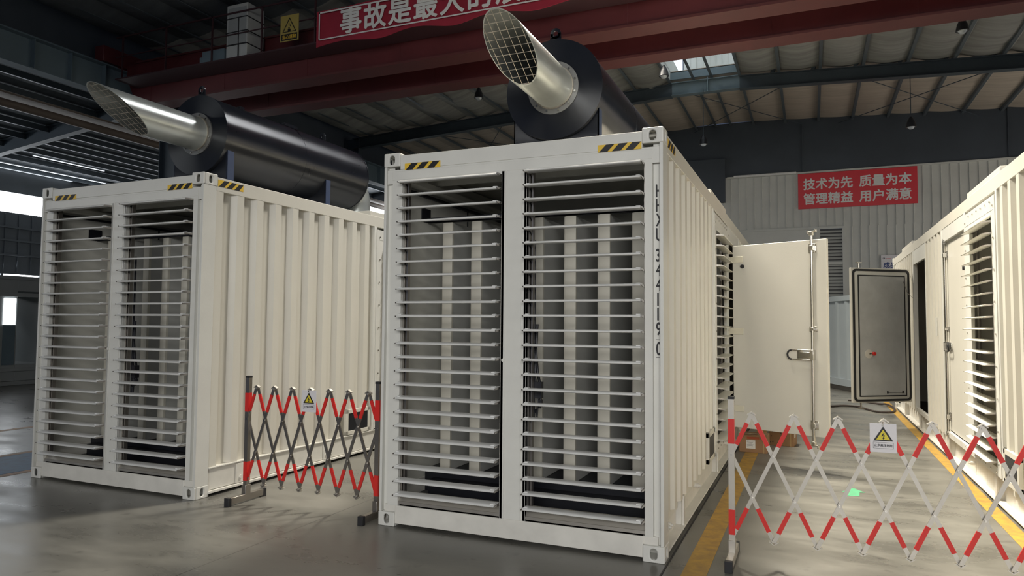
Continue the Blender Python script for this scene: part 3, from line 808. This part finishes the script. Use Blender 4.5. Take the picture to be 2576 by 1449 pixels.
# ------------------------------------------------------------------ boxes, cable, block
def carton(x, y, w, d, h, rz, label, lab=True):
    t = thing('cardboard_box', label, 'box', (x, y, 0), rz)
    mb = MB(); mb.box(0, w, 0, d, 0, h); part('carton', mb, 'cardboard', t, bev=.006)
    mb = MB(); mb.box(w * .0, w, d * .42, d * .58, h, h + .0012); mb.box(w * .86, w * .9, -.0012, 0, .0, h); part('tape', mb, 'tape', t)
    return t
c1 = carton(2.50, 5.02, .36, .34, .235, -.05, 'cardboard box with a white paper label on the yellow line below the open door')
mb = MB(); mb.box(.09, .21, -.003, -.001, .055, .17); lb = part('paper_label', mb, 'paper', c1)
mb = MB()
for i in range(6): mb.box(.10, .10 + .09 - .012 * (i % 3), -.0038, -.003, .155 - i * .016, .158 - i * .016)
part('label_print', mb, 'ink', lb)
mb = MB(); mb.box(.10, .26, -.002, -.001, .185, .215); part('red_print', mb, mat('faded_red_print', (.38, .08, .03), .8), c1)
c2 = carton(2.84, 5.78, .34, .30, .25, -.12, 'cardboard box with dark printed marks, further back below the open door')
mb = MB()
for a, b in ((.05, .19), (.08, .19), (.03, .13), (.02, .04), (.05, .045), (.12, .04), (.15, .04), (.16, .18), (.19, .18)): mb.box(a, a + .015, -.002, -.001, b, b + .012)
part('printed_marks', mb, 'ink', c2)
mb = MB(); mb.box(.341, .343, .06, .16, .12, .25); part('paper_label', mb, 'paper', c2)

cab = MB()
cpts = [(2.62, 11.25, .02), (3.2, 11.3, .02), (3.753, 11.461, .02), (4.034, 11.75, .02), (4.338, 11.675, .02), (4.46, 11.3, .02), (4.55, 10.98, .02), (4.70, 10.80, .02), (4.87, 10.87, .02), (4.97, 11.2, .02), (4.99, 11.7, .04), (4.9, 12.2, .05), (4.8, 12.5, .02), (4.5, 12.9, .02), (4.2, 13.1, .02)]
def smooth(pts, n=5):
    P = [Vector(p) for p in pts]; out = []
    for i in range(len(P) - 1):
        p0 = P[max(0, i - 1)]; p1 = P[i]; p2 = P[i + 1]; p3 = P[min(len(P) - 1, i + 2)]
        for k in range(n):
            t = k / n
            out.append(.5 * ((2 * p1) + (p2 - p0) * t + (2 * p0 - 5 * p1 + 4 * p2 - p3) * t * t + (3 * p1 - p0 - 3 * p2 + p3) * t ** 3))
    out.append(P[-1]); return out
cab.tube(smooth(cpts), .02, n=8)
tag(part('power_cable', cab, 'cable'), 'dark brown cable curling across the sunlit floor beyond the grey open door', 'cable')

# ------------------------------------------------------------------ floor
mb = MB(); mb.box(-26, 18, -16, 24, -.1, 0); struct('floor', mb, 'floor')
def stripe(name, poly, m, label, cat='floor marking'):
    mb = MB(); mb.prism([(x, y, .001) for x, y in poly], None, (0, 0, .0015)); return tag(part(name, mb, m), label, cat)
stripe('painted_line', [(2.58, -3), (2.745, -3), (2.745, 19), (2.58, 19)], 'yline', 'worn yellow line painted on the floor along the nearest container')
stripe('painted_line', [(4.925, -3), (5.052, -3), (5.052, 14), (4.925, 14)], 'yline', 'yellow line painted on the floor under the edge of the right container')
stripe('painted_line', [(-8.27, -6), (-8.13, -6), (-8.13, 16), (-8.27, 16)], 'oline', 'orange floor line furthest to the left, beyond the blue lane')
stripe('painted_line', [(-6.09, -6), (-5.97, -6), (-5.97, 16), (-6.09, 16)], 'oline', 'orange floor line along the far edge of the blue lane')
stripe('painted_lane', [(-5.96, -6), (-4.90, -6), (-4.90, 16), (-5.96, 16)], 'bline', 'blue lane painted on the floor beside the left container')
stripe('painted_line', [(-4.89, -6), (-4.77, -6), (-4.77, 16), (-4.89, 16)], 'oline', 'orange floor line between the blue lane and the left container')
stripe('floor_arrow', [(3.73, 2.85), (3.86, 2.88), (3.87, 3.06), (3.92, 3.07), (3.82, 3.26), (3.70, 3.02), (3.75, 3.03)], 'gline', 'small green arrow printed on the floor between the containers')

# ------------------------------------------------------------------ building
XL, XR, YW = -22.0, 14.0, 22.0
RX, RZ, SLP = .5, 9.22, .048           # ridge and slope
YF = 16.53
xr = -12.27
def roofz(x): return RZ - abs(x - RX) * SLP
# far wall ---------------------------------------------------------
def ribwall(name, x0, x1, y, z0, z1, m, pitch=.27, rib=.016, d=.03):
    mb = MB(); prof = [(x0, y)]; x = x0
    while x < x1 - .01:
        a = min(x1, x + pitch - 2 * rib)
        prof.append((a, y)); 
        if a < x1:
            prof.append((min(x1, a + rib * .6), y - d)); prof.append((min(x1, a + rib * 1.4), y - d)); prof.append((min(x1, a + rib * 2), y))
        x += pitch
    n = len(prof); vs = [(p[0], p[1], z) for z in (z0, z1) for p in prof] + [(p[0], p[1] + .08, z) for z in (z0, z1) for p in prof]
    fs = []
    for i in range(n - 1):
        fs += [(i, i + 1, n + i + 1, n + i), (2 * n + i, 3 * n + i, 3 * n + i + 1, 2 * n + i + 1), (i, 2 * n + i, 2 * n + i + 1, i + 1), (n + i, n + i + 1, 3 * n + i + 1, 3 * n + i)]
    fs += [(0, n, 3 * n, 2 * n), (n - 1, 3 * n - 1, 4 * n - 1, 2 * n - 1)]
    mb.add(vs, fs); return mb
w1 = ribwall('w', -13.0, 9.9, YW, 5.24, 7.25, 'wall')
w2 = ribwall('w', 4.53, 9.9, YW, 0, 5.24, 'wall'); w1.add(w2.v, w2.f)
w1.box(-13, 1.2, YW + .02, YW + .08, 0, 5.24)
w1.box(.6, 9.9, YW - .07, YW, 7.20, 7.26)
struct('wall_back', w1, 'wall')
mb = MB(); mb.box(-13.0, 14, YW - .02, YW + .1, 7.26, 9.3); mb.box(9.9, 14, YW, YW + .1, 0, 7.26); mb.box(-22, -15.9, YW, YW + .1, 0, 9); mb.box(-15.9, -13, YW, YW + .1, 7.25, 9); mb.box(-15.9, -13, YW, YW + .1, 0, 6.3)  # upper band is unlit wall, its shade put into the dark colour
for x in (3.2, 9.4): mb.box(x, x + .03, YW - .06, YW - .02, 7.3, 9.0)
struct('wall_back', mb, 'wall_dk')
mb = MB(); mb.box(-15.9, -13.0, YW + .05, YW + .06, 6.3, 7.25); struct('window_1', mb, 'glow')
# opening with roller door and louvre vent in the far wall
mb = MB(); mb.box(1.2, 3.62, YW - .005, YW + .03, 0, 5.18); mb.box(1.2, 4.55, YW - .06, YW, 5.18, 5.26); mb.box(3.60, 3.76, YW - .05, YW, 0, 5.18); mb.box(4.47, 4.55, YW - .05, YW, 0, 5.18)
struct('door_1', mb, 'wall')
mb = MB(); mb.box(3.76, 4.47, YW + .05, YW + .06, 0, 5.18, 1)
z = .2
while z < 5.1:
    mb.prism([(3.76, YW - .02, z), (3.76, YW - .015, z + .012), (3.76, YW + .05, z + .085), (3.76, YW + .045, z + .073)], None, (.71, 0, 0)); z += .118
mb.box(3.76, 4.47, YW - .04, YW, 3.92, 4.0)
struct('window_2', mb, ['wall', 'inner_dark'])
# dark board left of the bright sheets
mb = MB(); mb.box(-.9, .55, YW - .22, YW - .10, 6.30, 7.96); tag(part('dark_board', mb, 'wall_dk', bev=.01), 'dark blue-grey board high on the far wall behind the nearest container', 'board')
# pipe and light tube on top of sheet wall
mb = MB(); mb.cyl((.85, YW - .115, 7.25), (3.0, YW - .115, 7.245), .045, n=10); tag(part('light_tube', mb, 'white'), 'white tube running along the top of the far wall sheets', 'tube')
# red slogan board
sg = thing('slogan_board', 'red board with two lines of white characters on the far wall', 'sign', (4.93, YW - .06, 5.92))
mb = MB(); mb.box(-1.875, 1.875, 0, .02, 0, 1.27); part('board', mb, 'redsign', sg)
for txt, x, z in (('技术为先', -.90, .72), ('质量为本', .90, .72), ('管理精益', -.90, .19), ('用户满意', .90, .19)):
    put_text('slogan', sg, txt, .425, 'white', (x, -.003, z), fat=.011, extrude=.002, sx=.95)
ss = thing('notice_board', 'small pale notice with blue characters on the far wall above the grey open door', 'sign', (6.05, YW - .07, 3.35))
mb = MB(); mb.box(-.39, .9, 0, .02, 0, .83); part('board', mb, 'signwhite', ss)
mb = MB(); mb.box(-.39, .9, -.002, 0, .63, .64); part('rule', mb, 'wall', ss)
put_text('heading', ss, '成品区', .21, 'blueink', (-.33, -.003, .41), fat=.006, extrude=.001, align='LEFT')
put_text('emblem', ss, 'EB', .07, 'ink', (-.34, -.003, .70), align='LEFT'); put_text('emblem', ss, 'power', .06, 'redsign', (-.24, -.003, .70), align='LEFT')

mb = MB(); mb.box(2.449, 2.462, -16, 19, .0005, .004); struct('trim_1', mb, 'rubber')  # dark strip for the floor joint and the shadow gap along the container
# left wall ---------------------------------------------------------
mb = MB()
mb.box(XL - .1, XL, -16, 24, 6.15, 9); 
x = XL
for (a, b, mi) in ((4.55, 5.45, 0), (3.32, 4.55, 0), (0, 3.08, 0)):
    mb.box(XL - .1, XL, -16, 24, a, b, mi)
y = -2
while y < 23:
    mb.box(XL, XL + .04, y, y + .05, 3.4, 5.4); y += .45
for z in (4.45, 3.95, 4.9): mb.box(XL, XL + .12, -16, 24, z, z + .06)
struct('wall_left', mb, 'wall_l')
mb = MB(); mb.box(XL - .08, XL - .07, -16, 24, 5.45, 6.15); struct('window_3', mb, 'glow')
mb = MB(); mb.box(XL - .08, XL - .07, -16, 24, 3.08, 3.32); struct('window_4', mb, 'glow')
mb = MB()
for i in range(16): mb.box(XL - .06, XL + .02, 1 + i * 1.3, 1.06 + i * 1.3, 3.06, 3.34)
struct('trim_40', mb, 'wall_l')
# grey enclosure standing at the left
bt = thing('grey_enclosure', 'large pale grey enclosure with a narrow glazed doorway at the left edge', 'enclosure', (-16.0, 2.2, 0))
mb = MB(); 
mb.box(-2.4, 0, 0, 4.75, .12, 2.86); mb.box(-2.4, 0, 5.75, 10, .12, 2.86); mb.box(-2.4, 0, 4.75, 5.75, 2.5, 2.86); mb.box(-2.4, 0, 4.75, 5.75, .12, .55); mb.box(-2.3, -.05, .05, 9.95, 0, .12)
mb.box(-2.42, .03, -.02, 10.02, 2.80, 2.90)
part('shell', mb, 'booth', bt, bev=.01)
mb = MB()
for a in ((4.15, 4.22, .40, 2.42), (5.75, 5.82, .40, 2.42), (4.15, 5.82, 2.35, 2.45), (4.15, 5.82, .38, .46)): mb.box(0, .05, *a)
part('door_surround', mb, 'booth', bt, bev=.005)
mb = MB(); mb.box(.0, .02, 4.40, 4.70, .55, 1.60); part('dark_pane', mb, 'steel_l', bt)
mb = MB(); mb.box(.0, .02, 4.40, 4.70, 1.60, 2.30); part('bright_pane', mb, 'glow', bt)
# roof ---------------------------------------------------------------
def roof(name, x0, x1, y0, y1, m, dz=0):
    mb = MB()
    n = max(1, int(abs(x1 - x0) / 1.1)); 
    vs = []; N = 14
    # gently sagging sheets between purlins
    for i in range(n):
        xa = x0 + (x1 - x0) * i / n; xb = x0 + (x1 - x0) * (i + 1) / n
        g = []
        for j in range(N + 1):
            y = y0 + (y1 - y0) * j / N
            for k in range(7):
                t = k / 6; x = xa + (xb - xa) * t
                sag = -(.05 if y0 > 10 else .17) * math.sin(PI * t) * (0.35 + .65 * abs(math.sin(j * .9 + .15 * i)))
                g.append((x, y, roofz(x) + .14 + sag + dz))
        o = len(mb.v)
        mb.add(g, [(j * 7 + k, j * 7 + k + 1, (j + 1) * 7 + k + 1, (j + 1) * 7 + k) for j in range(N) for k in range(6)], 0, True)
    mb.box(x0, x1, y0, y1, RZ + .35 + dz, RZ + .37 + dz)
    return struct(name, mb, m)
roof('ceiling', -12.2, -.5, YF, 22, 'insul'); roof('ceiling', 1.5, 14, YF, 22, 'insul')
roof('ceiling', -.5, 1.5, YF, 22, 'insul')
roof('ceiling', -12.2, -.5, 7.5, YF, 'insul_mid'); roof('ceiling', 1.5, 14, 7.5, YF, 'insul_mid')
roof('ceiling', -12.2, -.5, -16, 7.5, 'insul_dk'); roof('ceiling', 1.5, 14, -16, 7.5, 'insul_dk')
# monitor above the ridge between frames: bright ribbed gable
mb = MB()
mb.box(-.5, 1.5, YF - .02, YF + .02, RZ + .1, RZ + .32)
struct('trim_2', mb, 'steel_l')
m3 = ribwall('m', -.5, 1.5, YF + 2.5, RZ + .1, RZ + 2.4, 'wall', pitch=.22); struct('wall_monitor', m3, 'wall')
mb = MB(); mb.box(-.5, 1.5, -16, YF + 2.5, RZ + 2.3, RZ + 2.35); mb.box(-.55, -.5, -16, YF + 2.5, RZ + .1, RZ + .9); mb.box(1.5, 1.55, -16, YF + 2.5, RZ + .1, RZ + .9)
mb.box(-.5, 1.5, 9.5, 9.55, RZ, RZ + 2.3)
struct('ceiling_monitor', mb, 'wall')
mb = MB(); mb.box(-.54, -.53, 9.6, YF + 2.5, RZ + .9, RZ + 2.3); mb.box(1.53, 1.54, 9.6, YF + 2.5, RZ + .9, RZ + 2.3); struct('window_5', mb, 'glow2')
# left aisle roof
mb = MB(); mb.box(-12.70, -12.62, -16, 22, 7.90, 9.0); struct('wall_clerestory', mb, 'wall_dk')
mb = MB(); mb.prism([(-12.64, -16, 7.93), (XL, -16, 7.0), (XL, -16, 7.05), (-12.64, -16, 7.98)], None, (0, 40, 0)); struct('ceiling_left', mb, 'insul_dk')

tn = [3]
def trim(mb, m, bev=0):
    o = struct('trim_%d' % tn[0], mb, m, bev); tn[0] += 1; return o
def ibeam(mb, x0, x1, y, z0, z1, fl=.12, s0=0, s1=0):
    """beam along x, bottoms at z0+s, tops z1+s"""
    mb.prism([(x0, y, z0 + s0), (x1, y, z0 + s1), (x1, y, z1 + s1), (x0, y, z1 + s0)], None, (0, .012, 0))
    for za, zb in ((z0, z0 + .02), (z1 - .02, z1)):
        mb.prism([(x0, y - fl, za + s0), (x1, y - fl, za + s1), (x1, y - fl, zb + s1), (x0, y - fl, zb + s0)], None, (0, 2 * fl + .012, 0))
# rafters
for y in (YF, 8.4, 0.2, -8):
    mb = MB()
    zb, ztp = RZ - .40, RZ
    def rz(x): return -abs(x - RX) * SLP
    ibeam(mb, xr, RX - .95 if y == YF else RX, y, zb, ztp, .11, rz(xr), rz(RX - .9))
    ibeam(mb, RX + 1.05 if y == YF else RX, 14, y, zb, ztp, .11, rz(RX + .9), rz(14))
    for i in range(12):
        x = 2.4 + i * 1.1
        mb.prism([(x, y - .05, ztp + rz(x) - .0), (x + .10, y - .05, ztp + rz(x)), (x + .16, y - .05, ztp + rz(x) + .12), (x + .04, y - .05, ztp + rz(x) + .12)], None, (0, .1, 0))
    trim(mb, 'steel')
    if y == YF:
        mb = MB(); ibeam(mb, RX - .95, RX + 1.05, y, zb, ztp, .11, -.02, -.02); mb.box(RX + .12, RX + .15, y - .12, y + .1, zb - .03, ztp + .02)
        trim(mb, 'steel_l')
# purlins
px = [RX - .28, RX + .25] + [RX + 1.05 + 1.1 * i for i in range(12)] + [RX - 1.0 - 1.1 * i for i in range(11)]
for x in px:
    mb = MB(); z = roofz(x)
    y0 = -16
    mb.prism([(x - .03, y0, z), (x + .05, y0, z), (x + .05, y0, z + .015), (x - .015, y0, z + .015), (x - .015, y0, z + .17), (x - .03, y0, z + .17)], None, (0, YW - y0, 0))
    trim(mb, 'purlin')
# bracing rods
for (a, b) in (((-.5, YF), (3.3, YW - .1)), ((3.3, YF), (-.6, YW - .1)), ((4.4, YF), (8.6, YW - .1)), ((8.6, YF), (4.4, YW - .1)), ((-1.4, YF), (-4.9, YW - .1)), ((-4.9, YF), (-1.4, YW - .1)), ((-6, YF), (-9.6, YW - .1)), ((-9.6, YF), (-6, YW - .1))):
    mb = MB(); mb.cyl((a[0], a[1], roofz(a[0]) - .12), (b[0], b[1], roofz(b[0]) - .12), .013, n=6); trim(mb, 'steel')
# columns at the left runway
for y in (YF, 8.4, 0.2, -8, 22):
    mb = MB(); mb.box(xr - .30, xr - .28, y - .12, y + .12, 0, 8.6); mb.box(xr + .28, xr + .30, y - .12, y + .12, 0, 8.6); mb.box(xr - .28, xr + .28, y - .008, y + .008, 0, 8.6)
    trim(mb, 'steel')
# crane runway beam with stiffeners
mb = MB()
zt_, zb_ = 7.90, 7.20
mb.box(xr - .008, xr + .008, -16, 22, zb_, zt_); mb.box(xr - .18, xr + .18, -16, 22, zt_ - .02, zt_); mb.box(xr - .16, xr + .16, -16, 22, zb_, zb_ + .02); mb.box(xr - .04, xr + .04, -16, 22, zt_, zt_ + .07)
y = -15.5
while y < 22: mb.box(xr - .14, xr + .14, y, y + .012, zb_, zt_); y += .84
trim(mb, 'steel_l')
mb = MB(); mb.box(xr - .75, xr - .18, -16, 22, 7.86, 7.90); mb.cyl((xr - .7, -16, 8.8), (xr - .7, 22, 8.8), .02, n=6)
trim(mb, 'steel')
# left aisle rafters, purlins, glowing light streaks
def aisle(x): return 7.95 - (xr - .2 - x) * .10
for y in (YF, 8.4, .2):
    mb = MB(); ibeam(mb, XL, xr - .3, y, -.45, -.03, .1, aisle(XL), aisle(xr - .3)); trim(mb, 'steel')
for i in range(9):
    x = xr - .8 - i * 1.05; z = aisle(x) - .2
    mb = MB(); mb.box(x - .03, x + .05, -12, 22, z, z + .015); mb.box(x - .03, x - .015, -12, 22, z, z + .18); trim(mb, 'purlin')
k = 6
for i, (xa, ya, yb2) in enumerate(((-21.9, 9.3, 12.4), (-21.32, 9.5, 13.3), (-20.63, 9.6, 13.4), (-19.93, 9.7, 12.2))):
    mb = MB(); z = aisle(xa) - .10
    mb.box(xa - .05, xa + .05, ya, yb2, z, z + .01); struct('window_%d' % (k + i), mb, 'glow2')  # glowing strips stand in for light streaks along the purlins
mb = MB(); mb.cyl((-14.2, -10, 6.9), (-14.2, 22, 6.9), .10, n=12); mb.box(-14.5, -13.9, -10, 22, 7.05, 7.10)
trim(mb, mat('tan_duct', (.18, .14, .11), .6))

# ------------------------------------------------------------------ overhead crane
cr = thing('overhead_crane', 'dark red double-girder travelling crane spanning the hall overhead', 'crane', (0, 6.86, 7.0))
def girder(y, name='girder'):
    mb = MB(); x0, x1 = xr + .5, 15
    mb.box(x0, x1, y + .04, y + .44, .05, 1.05); mb.box(x0, x1, y, y + .48, -.01, .04, 1); mb.box(x0, x1, y, y + .48, 1.05, 1.09, 1)
    x = x0 + .5
    while x < x1: mb.box(x, x + .006, y + .034, y + .04, .06, 1.04); x += 2.35
    mb.prism([(x0, y + .04, .05), (x0, y + .04, 1.05), (x0 - .35, y + .04, 1.05), (x0 - .35, y + .04, .75)], None, (0, .4, 0))
    return part(name, mb, ['crane', 'cranedk'], cr)
girder(0); girder(1.42)
mb = MB(); mb.box(xr - .15, xr + .15, -.6, 2.6, .97, 1.35); mb.cyl((xr - .06, 0, 1.1), (xr + .06, 0, 1.1), .2, n=16); mb.cyl((xr - .06, 2, 1.1), (xr + .06, 2, 1.1), .2, n=16)
part('end_carriage', mb, 'crane', cr, bev=.01)
mb = MB(); mb.box(xr + .6, 15, -.62, 0, .42, .45); 
for i in range(20):
    x = xr + .8 + i * 1.4; mb.box(x, x + .03, -.62, -.59, .45, 1.45)
mb.box(xr + .6, 15, -.62, -.595, 1.42, 1.45); mb.box(xr + .6, 15, -.62, -.60, .95, .97)
part('walkway', mb, mat('walkway_paint', (.05, .02, .025), .6), cr)
yb_ = 6.86 - .675
bn = thing('slogan_banner', 'long sagging red cloth banner with white characters on the crane railing', 'banner', (0, yb_, 0))
mb = MB(); n = 60; x0, x1 = -5.76, 3.6; vs = []
for i in range(n + 1):
    x = x0 + (x1 - x0) * i / n
    lo = 7.30 + .035 * math.sin(i * .55) + .03 * abs(math.sin(i * .31)) ; hi = 8.04 + .01 * math.sin(i * .9)
    for dy in (0, .012):
        for z in (lo, hi): vs.append((x, .02 * math.sin(i * .7) + dy, z))
fs = []
for i in range(n):
    a, b = 4 * i, 4 * (i + 1); fs += [(a, b, b + 1, a + 1), (a + 2, a + 3, b + 3, b + 2), (a, a + 2, b + 2, b), (a + 1, b + 1, b + 3, a + 3)]
fs += [(0, 1, 3, 2), (4 * n, 4 * n + 2, 4 * n + 3, 4 * n + 1)]
mb.add(vs, fs); part('cloth', mb, 'redcloth', bn)
put_text('slogan', bn, '事故是最大的浪费', .55, 'white', (-5.17, -.035, 7.52), fat=.012, extrude=.004, align='LEFT', spacing=1.10, sx=.98)
mb = MB(); mb.box(-5.68, 3.5, -.034, -.030, 7.97, 8.0); mb.box(-5.68, 3.5, -.034, -.030, 7.42, 7.445); mb.box(-5.68, -5.655, -.034, -.030, 7.42, 8.0); part('border', mb, 'white', bn)
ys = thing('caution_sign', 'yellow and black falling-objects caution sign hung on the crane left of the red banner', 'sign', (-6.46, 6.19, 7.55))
mb = MB(); mb.box(-.235, .235, 0, .01, 0, .55); part('board', mb, mat('dimmed_yellow', (.42, .33, .09), .6), ys)  # sign yellow darkened to stand in for the dim light up here
mb = MB(); mb.box(-.205, .205, -.002, 0, .02, .155); part('caption_field', mb, 'ink', ys)
put_text('caption', ys, '当心落物', .092, 'yellow', (0, -.004, .055), fat=.0015, extrude=.001)
mb = MB(); a = [Vector((-.18, -.002, .19)), Vector((.18, -.002, .19)), Vector((0, -.002, .50))]; b = [Vector((-.15, -.002, .205)), Vector((.15, -.002, .205)), Vector((0, -.002, .465))]
frame_loop(mb, a, b, (0, -.002, 0)); part('warning_triangle', mb, 'ink', ys)
mb = MB(); mb.cyl((-.01, -.001, .275), (-.01, -.004, .275), .018, n=12); mb.box(-.04, .03, -.004, -.001, .205, .255)
mb.prism([(.01, -.002, .32), (.03, -.002, .30), (.035, -.002, .33), (.02, -.002, .35)], None, (0, -.002, 0)); mb.prism([(-.02, -.002, .35), (-.01, -.002, .33), (.0, -.002, .37), (-.012, -.002, .39)], None, (0, -.002, 0))
part('pictogram', mb, 'ink', ys)
cb = thing('electrical_cabinet', 'pale grey electrical cabinet strapped with dark bands on the overhead crane', 'cabinet', (-8.27, 6.285, 7.455))
mb = MB(); mb.box(0, .58, 0, .5, 0, 1.18); part('body', mb, mat('cabinet_paint', (.52, .54, .53), .5, var=.1), cb, bev=.008)
mb = MB(); mb.box(.05, .55, -.012, 0, .30, 1.10); part('door', mb, M['booth'], cb, bev=.004)
for z in (.27, .55, .86):
    mb = MB(); mb.box(-.006, .588, -.018, .506, z, z + .022); part('strap', mb, 'rubber', cb)
mb = MB(); mb.box(.34, .362, -.018, .0, 0, .86); part('strap', mb, 'rubber', cb)
mb = MB(); mb.box(-8.98, -8.33, 6.29, 6.55, 7.455, 7.72); mb.box(-9.05, -8.98, 6.29, 6.5, 7.455, 7.60)
tag(part('junction_box', mb, 'steel_l', bev=.01), 'dark blue-grey junction box beside the strapped cabinet on the crane', 'box')

# hanging high-bay lamps
def lamp(x, y, z, top, label):
    t = thing('pendant_lamp', label, 'lamp', (x, y, z))
    mb = MB(); mb.cyl((0, 0, .16), (0, 0, top - z), .010, n=6); part('cord', mb, 'steel', t)
    mb = MB(); mb.cyl((0, 0, .30), (0, 0, .16), .035, .10, n=16); mb.cyl((0, 0, .16), (0, 0, .02), .10, .13, n=20); part('lamp_housing', mb, 'black', t)
    mb = MB(); mb.cyl((0, 0, .02), (0, 0, -.03), .09, .05, n=16); part('lens', mb, 'lampglass', t)
lamp(.52, 16.3, 7.14, RZ - .40, 'small black pendant lamp hanging on a long cord beneath the roof ridge')
lamp(5.98, 16.3, 7.10, roofz(6) - .40, 'small black pendant lamp on a long cord above the red slogan board')
lamp(.05, 12.6, 8.05, roofz(0), 'short black pendant lamp beside the ridge opening under the crane beam')
lamp(6.46, 12.0, 7.98, roofz(6.4), 'short black pendant lamp near the upper right roof')
lamp(-4.9, 12.0, 7.90, roofz(-4.9), 'short black pendant lamp left of the big silver outlet, below the crane')

# blue-grey container far back -------------------------------------------
bc = thing('shipping_container', 'blue-grey corrugated container standing in the distance behind the two open doors', 'container', (3.35, 17.85, 0), math.atan2(-.92, .39))
mb = MB(); S2 = lambda u, y, z: Vector((y, -u if False else -u, z))
corrug(mb, lambda u, y, z: Vector((y, -u, z)), 0.1, 4.3, .30, 2.42, pitch=.55)
mb.box(0, 4.4, .05, 2.4, .2, 2.5); part('side_panel', mb, 'bluegrey', bc)
mb = MB(); mb.box(0, 4.4, -.01, .06, 2.42, 2.56); mb.box(0, 4.4, -.01, .06, .14, .32); mb.box(0, .12, -.01, .1, .1, 2.56); mb.box(4.28, 4.4, -.01, .1, .1, 2.56)
part('rail', mb, 'bluegrey', bc)
mb = MB(); mb.box(.1, 4.3, .1, 2.3, 0, .18); part('skid', mb, 'alud', bc)

# ------------------------------------------------------------------ light
def area(name, loc, size, power, col, target=None, rot=None, spread=180):
    l = bpy.data.lights.new(name, 'AREA'); l.spread = R(spread); l.shape = 'RECTANGLE'; l.size, l.size_y = size
    l.energy = power; l.color = col
    o = bpy.data.objects.new(name, l); COL.objects.link(o); o.location = loc
    if target is not None: o.rotation_euler = (Vector(target) - Vector(loc)).to_track_quat('-Z', 'Y').to_euler()
    elif rot: o.rotation_euler = rot
    return o
for nm, g in (('generator_container', 'white generator containers'), ('exhaust_muffler', 'black exhaust drums on the container roofs'), ('folding_barrier', 'expanding lattice barriers'),
              ('warning_sign', 'white high-voltage boards on the barriers'), ('cardboard_box', 'cardboard boxes below the open door'), ('pendant_lamp', 'black pendant lamps under the roof'), ('painted_line', 'painted floor lines')):
    for o in list(COL.objects):
        if o.parent is None and o.name.split('.')[0] == nm: o['group'] = g
area('skylight_key', (1.15, 5.15, 8.85), (1.3, 1.5), 600, (1.0, .92, .77), target=(3.9, 1.4, 0), spread=95)
area('skylight_front', (0.3, 1.6, 8.9), (1.5, 4.0), 150, (1.0, .92, .78), target=(4.3, 3.0, 0), spread=90)
area('skylight_far', (0.3, 11.5, 9.0), (1.5, 5.0), 520, (1.0, .93, .80), target=(4.4, 11, 0), spread=90)
area('drum_streak_strip', (0.6, 5.0, 8.9), (.20, 2.4), 50, (.97, .98, 1.0), target=(-2.6, 2.6, 3.6), spread=70)  # added strip, sized and aimed for the bright streak on the left drum
area('hall_gate', (6.0, -15.0, 5.0), (12, 4.0), 285, (1.0, .985, .95), target=(1.5, 0, .6), spread=75)
area('far_bay_fill', (13.6, 17.5, 2.6), (6, 5), 200, (1.0, .90, .76), target=(2, 18, 6.0))  # unseen lamp added for floor bounce on the far wall and roof
area('left_gate', (-21.5, 3.0, 4.5), (16, 2.5), 70, (.85, .92, 1.0), target=(0, 4, 1))

wd = bpy.data.worlds.new('world'); bpy.context.scene.world = wd; wd.use_nodes = True
bg = wd.node_tree.nodes['Background']; bg.inputs['Color'].default_value = (.50, .64, 1.0, 1); bg.inputs['Strength'].default_value = .10

# ------------------------------------------------------------------ camera
cd = bpy.data.cameras.new('camera'); co = bpy.data.objects.new('camera', cd); COL.objects.link(co)
f_px, yaw, pitch, roll = 1774.66, -.4012, .0516, .0078
cd.sensor_width = 36; cd.lens = 36 * f_px / 2576; cd.clip_end = 200; cd.clip_start = .05
cy, sy, cp, sp = math.cos(yaw), math.sin(yaw), math.cos(pitch), math.sin(pitch)
fw = Vector((sy * cp, cy * cp, sp)); rt = Vector((cy, -sy, 0)); up = rt.cross(fw)
r2 = rt * math.cos(roll) + up * math.sin(roll); u2 = -rt * math.sin(roll) + up * math.cos(roll)
mx = Matrix((r2, u2, -fw)).transposed().to_4x4(); mx.translation = Vector((3.4309, -5.1935, 1.7168))
co.matrix_world = mx
sc = bpy.context.scene; sc.camera = co
sc.view_settings.view_transform = 'Standard'; sc.view_settings.look = 'None'
sc.view_settings.exposure = 0.0; sc.view_settings.gamma = 1.0
sc.view_settings.use_curve_mapping = False
